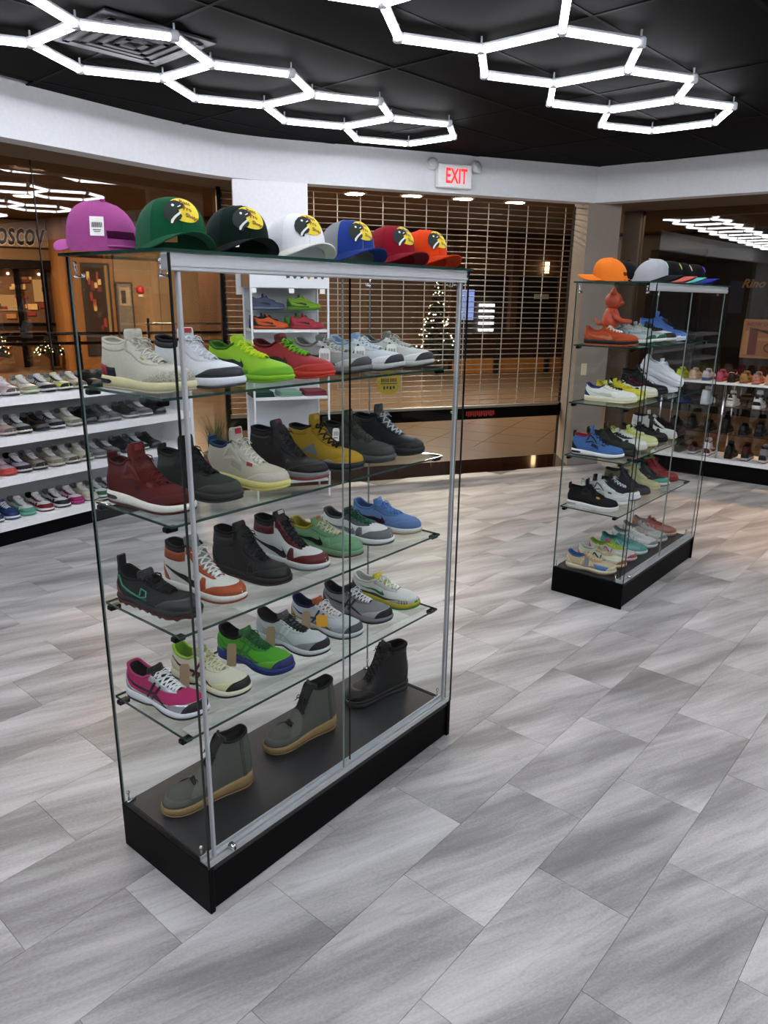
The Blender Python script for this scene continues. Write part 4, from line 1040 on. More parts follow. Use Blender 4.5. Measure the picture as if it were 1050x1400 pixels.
row(K1, FWD1, WS, SHELF[2], [
 ('vapor', dict(upper=('#33383a', 'mesh'), toe='#3e4446', heel='#7c4a20', heel2='#1c1f20', swoosh='#2f5f50', midsole='#2c2a2e', outsole='#6a1c24', lining='#141516', lace='#16171a', tongue='#1d1d20', cord='#4fae86', eye='#2c3032'), 'dark grey trail sneaker with teal cord and tall heel tab'),
 ('high', dict(upper='#dcdcd2', toe='#c0582a', eye='#c0582a', eye2='#c0582a', heel='#b8502a', ankle='#b8562a', cpanel='#2c2a2a', swoosh='#1a1a1e', midsole='#e4e2da', outsole='#a8402a', lining='#1f1e20', lace='#e4e2dc', tongue='#8c8f8c'), 'orange and white high top sneaker with black swoosh'),
 ('high_strap', dict(upper='#191a1d', toe='#1d1e22', eye='#1a1b1e', heel='#17181b', ankle='#232428', cpanel='#24252a', swoosh='#16171a', midsole='#1d1e21', outsole='#4a1f1e', lining='#141518', lace='#1a1b1e', tongue='#17181a', label='#3a1014'), 'all black wrapped high top sneaker on third shelf'),
 ('high', dict(upper='#dedfde', toe='#7c1c26', eye='#741a24', eye2='#741a24', heel='#741a24', ankle='#741a24', cpanel='#1c1c20', swoosh='#17171b', midsole='#dcdddb', outsole='#70787c', lining='#1c1c20', lace='#17171b', tongue='#1f1f23', label='#d8d8d8'), 'burgundy and white high top sneaker with black laces'),
 ('low', dict(upper='#7fae84', toe='#82b288', eye='#7cab80', heel='#6f9c74', heel2='#9a8c2c', swoosh='#1c2320', midsole='#7fae84', outsole='#6f3a34', lining='#a89a2a', lace='#cfcaa8', tongue='#82b07e', label='#a85a2c', collar='#a89c2c', kind='suede'), 'mint green suede low sneaker with yellow collar'),
 ('low', dict(upper='#dfe2e2', toe='#7d8284', eye='#6c7174', eye2='#7d8284', heel='#6a6f72', heel2='#5a5f62', swoosh='#8a8f92', midsole='#e2e4e4', outsole='#4a4e50', lining='#50555a', lace='#1f6a4c', tongue='#2f4a40', collar='#5a5f64', kind='suede'), 'grey and white low sneaker with dark green laces'),
 ('low', dict(upper='#6b8fc6', toe='#6a8cc0', eye='#6488bc', heel='#6285ba', swoosh='#3a1824', midsole='#dfe0dc', outsole='#b49a6a', lining='#5d82ba', lace='#5f8ed6', tongue='#6a90ca', kind='suede'), 'sky blue suede low sneaker with maroon swoosh')], g)
g = 'sneakers on the fourth shelf of the large showcase'
row(K1, FWD1, WS, SHELF[3], [
 ('runner', dict(upper=('#c92e72', 'mesh'), toe=('#b9bcc0', 'foil'), heel=('#9a9da2', 'foil'), eye=('#c4c8cc', 'foil'), stripe='#23242a', stripe2='#1d1e24', mud=('#b0b3b8', 'foil'), midsole='#e0e2e8', outsole='#2a2b30', bumper='#23242a', lace='#e8eaee', tongue='#1d1d22', lining='#17171b', collar='#c23a74'), 'hot pink and silver running shoe on the fourth shelf'),
 ('runner_kraft', dict(upper=('#dcdcc6', 'mesh'), toe='#dfdba8', heel='#cfcfae', eye='#e0dfc4', stripe='#8c2a2c', stripe2='#7c2426', midsole='#e0dec2', outsole='#2f3130', bumper='#2b2d2c', lace='#dedbb8', tongue='#b6b28a', lining='#8fc23a', collar='#a4cc4a'), 'pale yellow running shoe with lime lining and kraft tag'),
 ('runner_kraft', dict(upper=('#58b82c', 'mesh'), toe='#66c030', heel='#4aa82c', eye='#3f9a38', stripe='#2f8a34', midsole='#2a3f9a', outsole='#24347f', bumper='#24347f', lace='#1d6a34', tongue='#2c7a30', lining='#141619', mud='#2b3d92'), 'bright green running shoe with royal blue sole'),
 ('runner_kraft', dict(upper=('#cdd4d6', 'mesh'), toe='#9aa2a4', heel='#c2cbce', eye='#d3dadc', stripe='#dfe4e6', stripe2='#b9c0c2', midsole='#d6dbdd', outsole='#26282b', bumper='#26282b', lace='#26292c', tongue='#5a6064', lining='#121316'), 'white running shoe with black laces and kraft tag'),
 ('runner_two', dict(upper=('#c9ced2', 'mesh'), toe='#b3b8bc', heel='#b49a52', eye='#d3d7da', stripe='#2f3f7a', stripe2='#33447e', midsole='#cfd4d8', outsole='#54585c', bumper='#5c6064', lace='#e2e5e8', tongue='#c0602c', lining='#232c5c'), 'silver and navy running shoe with kraft and yellow tags'),
 ('runner', dict(upper=('#94969a', 'mesh'), toe='#b6b8bc', heel='#36373b', eye='#7c7e83', stripe='#1e1f23', stripe2='#18191c', midsole='#8a8b92', outsole='#2c2d31', bumper='#1f2024', lace='#dfe1e4', tongue='#1a1b1e', lining='#3a3b40', mud='#a892a0'), 'grey and black running shoe with white laces'),
 ('max90', dict(upper='#d9dcd6', toe='#c9cbc4', eye='#cfd2ca', heel='#3c3d3a', mud='#4a4842', swoosh='#2f8a4a', midsole='#c4b62a', outsole='#2f9a4a', bumper='#2f9a4a', lace='#e6e8e2', tongue='#d6cc3a', lining='#d3d5ce', air='#9a8f24', label='#d8cc3a'), 'white retro runner with yellow heel sole and green toe')], g)
# boots on the deck
g = 'boots on the deck of the large showcase'
B7 = dict(upper='#6a6c64', toe='#6e7068', strap='#767870', eye='#5c5e56', heel='#62645c', midsole='#a98c5c', outsole='#9a7d4e', lining='#2c2d2b', lace='#3c3e3a', tongue='#454741', kind='suede')
def boot(model, C, w_, d, ang, label):
    L = MODELS[model]['L']; a = K1.a + R(180) + R(ang); p = K1(w_, d, CH + .0002)
    shoe(model, C, label, p - Vector((math.cos(a), math.sin(a), 0)) * L, a, g, 1.0, name='boot')
boot('boot750', B7, .055, .300, -14, 'grey suede strap boot with ribbed gum sole at the showcase corner')
boot('boot750', B7, .475, .300, -10, 'grey suede strap boot with gum sole in the deck middle')
boot('boot', dict(upper='#17181a', toe='#191a1c', eye='#151618', heel='#151618', midsole='#131416', outsole='#111214', lining='#0e0f10', lace='#141517', tongue='#161719', kind='leather'), .885, .290, -14, 'all black lace-up work boot on the showcase deck')

# ------------------------------------------------------------------ shoes in the other showcase
def P(u, **k): d = dict(upper=u); d.update(k); return d
g = 'sneakers on the top shelf of the showcase by the pillar'
WT = [.115, .42, .58, .75, .92, 1.085]
row(K2, FWD2, WT, SHELF[0], [
 ('low', P('#c2552f', toe='#c45830', eye='#bb4f2c', swoosh='#c97a58', midsole=('#1c1a1c', 'rubber'), outsole='#c4502c', lace='#dcd6c8', tongue='#b64a2a', lining='#a84628', kind='suede'), 'orange suede low sneaker standing below the orange figurine', dict(d=-.008, a=8, w=.03)),
 ('nrun', P('#9fb4b6', toe='#c6d0ce', heel='#3f7f92', eye='#b9c6c4', swoosh='#4f8ea0', midsole='#e2e4e0', outsole='#1f6a55', lace='#cfd6d2', tongue='#8ea6a8', lining='#6d8a90'), 'pale teal running shoe beside the orange suede sneaker'),
 ('nrun', P('#a9b2ac', toe='#c9cec6', heel='#8f9a94', eye='#bcc3bb', swoosh='#8a948e', midsole='#e6e6e0', outsole='#1f6a4a', lace='#c0c6be', tongue='#8d968f', lining='#767e78'), 'sage grey running shoe with white sole on top shelf'),
 ('low', P('#e2e2de', toe='#1a1a1c', eye='#1d1d20', heel='#17171a', swoosh='#131316', midsole='#d8d8d2', outsole='#8a7a4c', lace='#18181b', tongue='#151518', lining='#121214'), 'black and white low sneaker beside the blue high sneaker'),
 ('retro5', P('#4f7fd0', toe='#5a8ad8', eye='#4a78c8', net='#7aa0dc', heel='#466fbe', midsole='#cfd8ea', outsole='#dfe6f2', lace='#5c8cdc', tongue='#4c7ccc', lining='#3c64ae', ankle='#4a78c6', flame='#dfe6f2'), 'cornflower blue high sneaker with pale sole'),
 ('kobe', P('#15161a', swoosh='#2a2b30', midsole='#1e1f24', outsole='#26272c', lace='#1a1b1f', lining='#101114', kind='rubber'), 'black low basketball shoe at the top shelf end')], g, .8, .135)
g = 'sneakers on the second shelf of the showcase by the pillar'
row(K2, FWD2, [.20, .38, .56, .73, .90, 1.07], SHELF[1], [
 ('low', P('#dfe2d8', toe='#e2e4da', eye='#dcdfd4', heel='#33417c', heel2='#2f3d78', swoosh='#c9ccc0', midsole='#e2dfc0', outsole='#d8d4ae', lace='#1c2030', tongue='#c9c23a', lining='#2f3f82', collar='#33447f'), 'white low sneaker with navy collar and yellow tongue', dict(d=-.012, a=8, w=.02)),
 ('low', P('#cfc23c', toe='#d6ca46', eye='#c8bb34', heel='#bcae2e', swoosh='#e0dca8', midsole='#dcd88c', outsole='#cfca70', lace='#d2c83c', tongue='#c9bd2e', lining='#b4a82a', kind='suede'), 'yellow suede low sneaker beside the navy collared one'),
 ('low', P('#dcdcd8', toe='#e2e0c8', eye='#1d1a1e', heel='#16161a', swoosh='#17171b', midsole='#e2e0c4', outsole='#d0cda8', lace='#8a1c3e', tongue='#1a1a1e', lining='#141418'), 'black and white low sneaker with magenta laces'),
 ('high', P('#16171a', toe='#1b1b1e', eye='#121316', heel='#141518', swoosh='#e4e4e2', midsole='#1d1d20', outsole='#2a2a2c', lace='#dcdcda', tongue='#151518', lining='#101013', ankle='#18191c'), 'black high top sneaker with white swoosh'),
 ('af1', P('#e6e8ee', midsole='#e8eaf0', outsole='#e2e4ea', lace='#eceef2', lining='#dcdfe6'), 'white low sneaker carrying a tilted white one'),
 ('kobe', P('#131418', swoosh='#1f2025', midsole='#17181c', outsole='#1d1e22', lace='#16171b', kind='rubber'), 'black low shoe at the second shelf end')], g, .8, .14)
q = K2(.90, .14 + .155, SHELF[1] + .108)
shoe('af1', dict(upper='#e8eaf0', midsole='#eaecf2', outsole='#e4e6ec', lace='#eef0f4', lining='#dcdfe6'), 'white low sneaker tilted on top of another white one', q + Vector((-math.cos(FWD2), -math.sin(FWD2), 0)) * .10 + Vector((0, 0, .030)), 0, g, .8, rot=(0, R(21), FWD2))
g = 'sneakers on the third shelf of the showcase by the pillar'
row(K2, FWD2, [.115, .29, .46, .625, .795, .96, 1.12], SHELF[2], [
 ('retro4', P('#4c78b8', toe='#4f7cbc', eye='#4672b0', wing='#16181e', net='#2c3a52', heel='#1c1e26', heel2='#1a1c22', midsole='#e2e4e4', outsole='#15171c', lining='#9c2430', lace='#17191f', tongue='#4874b4', flame='#15171c', kind='suede'), 'cactus blue suede high sneaker with black wing and red lining'),
 ('retro4', P('#2f3a2c', toe='#333e30', eye='#2a3428', wing='#2c3629', net='#28322a', midsole='#2a3328', outsole='#20281f', lining='#232b22', lace='#2c352a', tongue='#2f392c', label='#8a1e22', kind='suede'), 'olive green suede high sneaker with red tongue label'),
 ('low', P('#d9dcd8', toe='#e0e2dc', eye='#1b1c20', eye2='#1b1c20', heel='#1a1b1f', swoosh='#1a1b1f', midsole='#dddcc8', outsole='#cfcdb4', lace='#e2e4e2', tongue='#c9ccca', lining='#2a2b2e'), 'white and black low sneaker beside the olive one'),
 ('low', P('#d8dca4', toe='#dadf9a', eye='#c4cc5a', heel='#c9d060', swoosh='#e4e6c8', midsole='#e2e2b8', outsole='#d4d69a', lace='#dfe2b8', tongue='#c2ca62', lining='#aab04c'), 'pale lime low sneaker on the third shelf'),
 ('low', P('#1a1b1e', toe='#1d1e21', eye='#17181b', heel='#151619', swoosh='#26272b', midsole='#22232a', outsole='#1a1b1e', lace='#1b1c1f', lining='#111214'), 'black low sneaker between lime and white ones'),
 ('high_strap', P('#e0e2de', toe='#d9dbd2', eye='#17181c', eye2='#17181c', heel='#1a1b1f', swoosh='#18191d', midsole='#e2e2c6', outsole='#dadab8', lace='#e6e8e4', tongue='#d2d4d0', lining='#2a2b2e', ankle='#dcded8'), 'white high top sneaker with black overlays'),
 ('runner', P('#33241f', toe='#38271f', eye='#2c1f1b', heel='#2a1d1a', stripe='#241916', midsole='#3a2a22', outsole='#4a3428', bumper='#3a2a20', lace='#2b1f1b', tongue='#2a1e1a', lining='#1c1412', kind='suede'), 'dark brown trail shoe at the third shelf end')], g, .8)
g = 'sneakers on the fourth shelf of the showcase by the pillar'
row(K2, FWD2, [.115, .275, .435, .60, .765, .93, 1.095], SHELF[3], [
 ('retro4', P('#17171a', toe='#19191c', eye='#141417', wing='#1b1b1e', net='#141416', midsole='#e0e0de', outsole='#d8d8d6', flame='#17171a', lining='#111113', lace='#161619', tongue='#141417', guard='#b9992a', air='#9a9a98', ankle='#17171a', kind='suede'), 'black suede high sneaker with gold lace guard'),
 ('retro4', P('#d6d8d6', toe='#c9cbc9', eye='#cdd0ce', wing='#6a6e6a', net='#b4b7b4', midsole='#dcdedc', outsole='#c9a87a', lining='#c2c5c3', lace='#e2e4e2', tongue='#d0d2d0', guard='#3f4440', heel='#c4c7c4'), 'white and grey high sneaker beside the black gold one'),
 ('retro3', P('#1c2029', eleph=('#e0e2e6', 'leather'), eye='#1d212b', midsole='#e2e4ea', outsole='#1d1f26', lining='#15181f', lace='#dcdfe4', tongue='#191c24', heel='#20242e', block='#20242e'), 'navy black sneaker with white toe guard'),
 ('high', P('#20293c', toe='#232d42', eye='#1b2334', heel='#1d2638', swoosh='#3a465e', midsole='#2a3448', outsole='#b08a5c', lace='#1f283a', tongue='#1c2434', lining='#161c28', ankle='#7a6a54'), 'navy high top sneaker with gum outsole'),
 ('high', P('#c9bf94', toe='#cfc59a', eye='#c2b88c', heel='#bdb388', swoosh='#d8d0ac', midsole='#d8cfa4', outsole='#c8bd8c', lace='#ddd6b6', tongue='#bcb28a', lining='#a89e78', kind='suede'), 'sand beige high top sneaker on the fourth shelf'),
 ('high', P('#1a1c1f', toe='#58b49c', eye='#17191c', eye2='#17191c', heel='#5ab8a0', ankle='#56b09a', swoosh='#15171a', midsole='#e2e4e2', outsole='#26282c', lace='#17191c', tongue='#17191c', lining='#141618'), 'teal and black high top sneaker with white midsole'),
 ('high', P('#a8202a', toe='#b0242c', eye='#a01c28', heel='#9a1a26', swoosh='#b98f78', midsole='#a8222c', outsole='#8a1820', lace='#a41e28', tongue='#7a8a5a', lining='#7c8c5c', ankle='#a41e28'), 'red high top sneaker at the fourth shelf end')], g, .8)
g = 'running shoes on the deck of the showcase by the pillar'
row(K2, FWD2, [.115, .265, .42, .59, .765, .935, 1.105], CH, [
 ('nrun_tag', P('#c9b694', toe='#5a8cc8', eye='#c49a6a', heel='#d0c4a0', swoosh='#d9cfae', mud='#c49468', midsole='#d9d2b4', outsole='#8a6a52', bumper='#cfc4a0', lace='#d6c8a4', tongue='#c0a884', lining='#3f74b0'), 'beige and sky blue running shoe with grey tag on deck'),
 ('nrun', P('#cfcdb2', toe='#d4d2b8', eye='#c6b496', heel='#c46a70', swoosh='#33446e', mud='#b9a07c', midsole='#d8cfae', outsole='#a8683a', lace='#c9c4a4', tongue='#bdb894', lining='#c9d0c0'), 'cream running shoe with navy side letter'),
 ('nrun', P('#c8c4bc', toe='#d2cfc6', eye='#a8cc3a', heel='#c24a7a', swoosh='#c4527c', mud='#c9cbc8', midsole='#d6d2d0', outsole='#c24a5a', lace='#b2d03c', tongue='#c24878', lining='#8fae3a'), 'lime and pink patterned running shoe on the deck'),
 ('nrun', P('#5fa8a2', toe='#79b8b0', eye='#4c968f', heel='#58a09a', swoosh='#8fc8c0', mud='#9fc9c4', midsole='#cfdedc', outsole='#5aa8a4', lace='#62aca6', tongue='#4f9a94', lining='#3f847e'), 'teal running shoe on the showcase deck'),
 ('nrun', P('#d3d5d2', toe='#dcdedb', eye='#c9ccc9', heel='#b4b8b5', swoosh='#aeb2b0', midsole='#dfe1de', outsole='#9a9e9c', lace='#e4e6e3', tongue='#cdd0cd', lining='#8c908e'), 'white silver running shoe beside the teal one'),
 ('nrun', P('#b9b9b5', toe='#c6c6c2', eye='#a9aaa6', heel='#9a9b98', swoosh='#c49a8c', mud='#b48a80', midsole='#cdcdd0', outsole='#8f9094', lace='#c4c5c2', tongue='#a4a5a2', lining='#7c7d7c'), 'light grey running shoe with blush trim on deck'),
 ('nrun', P('#b46a60', toe='#c08078', eye='#a8504c', heel='#a04a48', swoosh='#c89a90', mud='#b8766c', midsole='#cfae9e', outsole='#a86a58', lace='#a83a3e', tongue='#a44a48', lining='#8c8a80'), 'dusty red running shoe at the deck end')], g, .8, .10)
# figurine behind the orange sneaker
fg = thing('figurine', 'orange toy figurine with pointed ears standing on the top shelf', 'figurine', K2(.245, .335, SHELF[0]), FWD2 + R(30))
OR = mat('#b8482a', 'plain', .45)
b = MB(); b.lathe([(.030, .085), (.044, .10), (.050, .13), (.044, .165), (.032, .190), (.022, .200)], 18); b.put('body', OR, fg, True)
h = MB().ball((0, 0, 0), .048, 18, 12, (1.0, 1.05, .98)).ball((.036, 0, -.012), .024, 12, 8, (1, 1.3, .8)).put('head', OR, fg, True, loc=(.004, 0, .238))
for s_ in (-1, 1):
    MB().lathe([(.018, 0), (.015, .014), (.008, .030), (.001, .040)], 10).put('ear', OR, h, True, loc=(-.004, s_ * .026, .034), rot=(R(-14 * s_), 0, 0))
    MB().tube([(0, s_ * .036, .178), (.018, s_ * .052, .150), (.055, s_ * .046, .128), (.092, s_ * .034, .126), (.108, s_ * .030, .127)], [.014, .016, .014, .013, .009], 10).put('arm', OR, fg, True)
    MB().tube([(0, s_ * .024, .10), (.002, s_ * .026, .05), (.002, s_ * .027, .018), (.002, s_ * .027, .001)], [.022, .021, .022, .024], 12).put('leg', OR, fg, True)
    MB().ball((.014, s_ * .028, .0125), .024, 12, 8, (1.35, .9, .52)).put('foot', OR, fg, True)
MB().tube([(-.04, 0, .11), (-.07, 0, .11), (-.085, 0, .14)], [.010, .009, .006], 8).put('tail', OR, fg, True)

# ------------------------------------------------------------------ white shelving along the left storefront
def fprism(fr, s0, s1, o0, o1, z0, z1):
    return MB().prism([tuple(fr(x, y)[:2]) for x, y in ((s0, o0), (s1, o0), (s1, o1), (s0, o1))], z0, z1)
LAM = mat('#f0f1f3', 'paint', .5)
sh = thing('shelving_unit', 'long white wall shelving with four tiers and black kickboard along the storefront', 'shelving')
LS0, LS1 = -4.6, 1.72
LZ = (1.028, .757, .482, .168)
for z in LZ: fprism(LF, LS0, LS1, -.04, .36, z - .055, z).put('shelf', LAM, sh)
fprism(LF, LS1, LS1 + .03, -.045, .37, .0, 1.03).put('end_panel', LAM, sh)
for s_ in (-1.3, -3.0): fprism(LF, s_, s_ + .02, .0, .34, .17, .97).put('divider', LAM, sh)
fprism(LF, LS0, LS1, .34, .36, .10, .99).put('back_panel', mat('#b9bcc0', 'paint', .6), sh)
fprism(LF, LS0, LS1, .0, .30, 0, .113).put('kickboard', mat('#08080a', 'paint', .4), sh)
FWDL = R(55) - R(90)
def wall_row(fr, fwd, z, o_toe, items, group, lod=.55, sign=-1, jit=1.2):
    """items: (s, model, colours, label)"""
    for i, (s_, model, C, label) in enumerate(items):
        L = MODELS[model].get('L', .292); ang = fwd + R(random.uniform(-jit, jit))
        toe = fr(s_, o_toe, z + .0002); h = toe - Vector((math.cos(ang), math.sin(ang), 0)) * L
        shoe(model, C, label, h, ang, group, lod, skip=('insole',))
def Q(u, sole='#d9dbdc', acc=None, lace=None, lin_='#8c8d8c', out='#6c6e70', toe=None):
    return dict(upper=u, toe=toe or acc or u, heel=acc or u, eye=acc or u, swoosh=acc or u, stripe=acc or '#8a8c90', mud=acc or u, midsole=sole, outsole=out, lace=lace or '#e4e5e6', tongue=u, lining=lin_)
A = [(-.02, 'runner', Q('#c9cbcc', acc='#8b8d90'), 'silver grey running shoe on the top left shelf beside the pink one'),
 (.11, 'runner', Q('#b9bcc0', acc='#d9dadb', out='#3a3c40'), 'white and steel running shoe on top shelf at frame edge'),
 (.245, 'runner', Q('#d6c0c4', acc='#dfd4d4', sole='#e2dcda'), 'pale pink running shoe on the top storefront shelf'),
 (.385, 'runner', Q('#d8dad0', acc='#b4a68a', sole='#dfe2d2', out='#9fae8a'), 'white and tan running shoe with greenish sole on top shelf'),
 (.52, 'runner', Q('#c4c6d0', acc='#2e3036', sole='#d2d4da', out='#1f2024'), 'lilac white running shoe with black sole on top shelf'),
 (.645, 'runner', Q('#cfd6a8', acc='#24262a', sole='#dfe2d8', out='#1a1b1e', toe='#d3e04a'), 'neon yellow and black running shoe on top shelf'),
 (.765, 'runner', Q('#cfcabc', acc='#b0a288', sole='#dcdad0'), 'beige running shoe on the top shelf by the glass edge'),
 (.90, 'runner', Q('#1f2023', acc='#17181a', sole='#2c2d30', lace='#26272a'), 'black running shoe on the top shelf behind the glass'),
 (1.03, 'runner', Q('#5a5c60', acc='#3a3c40', sole='#8b8d90', lace='#6a6c70'), 'charcoal running shoe on the top shelf behind cream sneaker'),
 (1.17, 'runner', Q('#2a2b2e', acc='#1d1e20', sole='#d0d2d4', lace='#303134'), 'black running shoe with white sole on the top shelf'),
 (1.31, 'runner', Q('#9a9ca0', acc='#6c6e72', sole='#c9cbce'), 'mid grey running shoe near the top shelf end'),
 (1.46, 'runner', Q('#17181a', acc='#222326', sole='#202124', lace='#1c1d20'), 'all black running shoe last on the top shelf')]
B = [(.06, 'runner', Q('#8f9296', acc='#5a5c60'), 'grey running shoe on the second tier at the frame edge'),
 (.19, 'runner', Q('#cbb4aa', acc='#b89a90', sole='#d4c4bc'), 'blush beige running shoe on the second storefront tier'),
 (.30, 'runner', Q('#a9abae', acc='#2a2c30', sole='#d8d6c8', out='#2a2b2e'), 'silver and black running shoe on the second tier'),
 (.43, 'runner', Q('#141517', acc='#6a5238', sole='#1c1d1f', lace='#17181a'), 'black running shoe with tan heel on the second tier'),
 (.555, 'runner', Q('#9fa2a8', acc='#303238', sole='#d0d2d6', out='#1d1e22'), 'steel and navy running shoe on the second tier'),
 (.70, 'runner', Q('#cfccbc', acc='#a9a698', sole='#c9c8bc', out='#7c7c78'), 'cream grey running shoe on the second tier'),
 (.82, 'runner', Q('#2a211c', acc='#1d1714', sole='#2c2622', lace='#2a221e'), 'dark brown running shoe on the second tier'),
 (.93, 'runner', Q('#55585c', acc='#3f4246', sole='#8f9296', lace='#6a6d70'), 'slate running shoe on the second tier behind glass'),
 (1.035, 'runner', Q('#808488', acc='#5c6064', sole='#b4b8bc'), 'smoky grey running shoe on the second tier'),
 (1.20, 'runner', Q('#1b1c1f', acc='#2c2d31', sole='#cfd1d3', lace='#3a3b3e'), 'black and white running shoe on the second tier'),
 (1.335, 'runner', Q('#9fa2a5', acc='#64676a', sole='#c4c7ca'), 'silver running shoe beside the last black one, second tier'),
 (1.465, 'runner', Q('#1d1e20', acc='#141517', sole='#2b2c2e', lace='#1f2022'), 'all black running shoe last on the second tier')]
Cc = [(.02, 'runner', Q('#c0685e', acc='#c86a60', sole='#e0584e', out='#d84a44'), 'coral red running shoe at the frame edge, third tier'),
 (.15, 'runner', Q('#b9a8b2', acc='#e06a62', sole='#e2645c', out='#d85850', lace='#d8c8cc'), 'pink running shoe with coral sole on the third tier'),
 (.265, 'runner', Q('#b9b2c4', acc='#232428', sole='#cfcad6', out='#26272c', lin_='#1a1b1e'), 'lilac and black running shoe on the third tier'),
 (.385, 'runner', Q('#9a9284', acc='#7c776c', sole='#b9b4a8', out='#20242e'), 'taupe running shoe with navy sole on the third tier'),
 (.52, 'runner', Q('#c2bba8', acc='#a49e8c', sole='#c9c4b4', out='#8a867a'), 'sand running shoe on the third storefront tier'),
 (.645, 'runner', Q('#cbc8bf', acc='#b0aca0', sole='#d0cdc2', out='#5c5a54'), 'oatmeal running shoe on the third tier'),
 (.76, 'runner', Q('#d4cfbc', acc='#c2bca6', sole='#d8d4c2'), 'cream running shoe on the third storefront tier'),
 (.885, 'runner', Q('#a4a8ac', acc='#787c82', sole='#c0c4c8'), 'silver running shoe on the third tier behind glass'),
 (1.0, 'runner', Q('#7c8084', acc='#505458', sole='#a8acb0'), 'grey running shoe on the third tier behind the rust sneaker'),
 (1.14, 'runner', Q('#2b2c30', acc='#1a1b1e', sole='#54565a', lace='#303236'), 'charcoal black running shoe on the third tier'),
 (1.27, 'runner', Q('#9fb6c4', acc='#26282c', sole='#d4dade', out='#22242a'), 'ice blue and black running shoe on the third tier'),
 (1.40, 'runner', Q('#1c1d20', acc='#2a2b2f', sole='#2c2d31', lace='#202124'), 'all black running shoe last on the third tier')]
Dd = [(.02, 'low', Q('#d8d9da', acc='#2b3c78', sole='#dcdde0'), 'white and cobalt low sneaker at the frame edge, bottom tier'),
 (.135, 'low', Q('#2f4f8c', acc='#26427c', sole='#d6dae2', out='#2b4a88', lace='#d8dce4'), 'blue low sneaker on the bottom storefront tier'),
 (.255, 'low', Q('#dfe2de', acc='#5fa890', sole='#7fc4ac', out='#6ab8a0'), 'mint and white low sneaker on the bottom tier'),
 (.395, 'low', Q('#dcdcdc', acc='#8e1c2a', sole='#dedede', out='#9a2430', lin_='#1c1c20'), 'red and white low sneaker on the bottom tier'),
 (.53, 'low', Q('#d9dbde', acc='#1d2030', sole='#d9dbde', out='#20242f'), 'navy and white low sneaker on the bottom tier'),
 (.645, 'low', Q('#e0d4da', acc='#a82c6c', sole='#c8458a', out='#b83a7c'), 'magenta and white low sneaker on the bottom tier'),
 (.765, 'low', Q('#d6d0c2', acc='#cbc4b4', sole='#d8d3c6'), 'cream low sneaker on the bottom storefront tier'),
 (.875, 'low', Q('#dcdfdc', acc='#1f6a46', sole='#d8dcd8', out='#2a7450'), 'green and white low sneaker on the bottom tier'),
 (.99, 'low', Q('#d4d6d8', acc='#3a3c42', sole='#d8dadc'), 'black and white low sneaker behind glass, bottom tier'),
 (1.11, 'low', Q('#cfd1d4', acc='#8a8d92', sole='#d8dadc'), 'grey and white low sneaker on the bottom tier')]
for z, it, nm in zip(LZ, (A, B, Cc, Dd), ('top', 'second', 'third', 'bottom')):
    wall_row(LF, FWDL, z, -.005, it, 'shoes on the %s tier of the white wall shelving' % nm)

# ------------------------------------------------------------------ window display unit on the other side
du = thing('window_display', 'low glass shelved display unit with black kickboard under the dark window', 'display unit')
RS0, RS1, RO0, RO1 = .70, 6.5, .37, .78
fprism(RT, RS0, RS1, RO0, RO1, .17, .208).put('deck', mat('#e2e3e6', 'paint', .45), du)
fprism(RT, RS0 + .02, RS1, RO0 + .06, RO1, 0, .17).put('kickboard', mat('#07070a', 'paint', .4), du)
fprism(RT, RS0, RS1, RO0 + .02, RO1, .938, .960).put('ledge', mat('#dfe1e4', 'paint', .45), du)
for z in (.722, .458):
    s_ = fprism(RT, RS0 + .02, RS1, RO0 + .04, RO1, z - .007, z).put('shelf', SG, du)
    fprism(RT, RS0 + .02, RS1, RO0 + .037, RO0 + .040, z - .0075, z + .0005).put('polished_edge', EDGE2, s_)
for s_ in (.74, 1.34, 2.6, 3.9, 5.2):
    for o_ in (RO0 + .022, RO1 - .02):
        p = RT(s_, o_); MB().tube([(0, 0, .208), (0, 0, .938)], .011, 10).put('post', CHR, du, True, loc=(p.x, p.y, 0))
FWDR = R(-38.2) + R(90)
def disp_row(z, o_heel, items, group):
    for s_, model, C, label, in items:
        ang = FWDR + R(random.uniform(-2, 2)); shoe(model, C, label, RT(s_, o_heel, z + .0002), ang, group, .55, skip=('insole',))
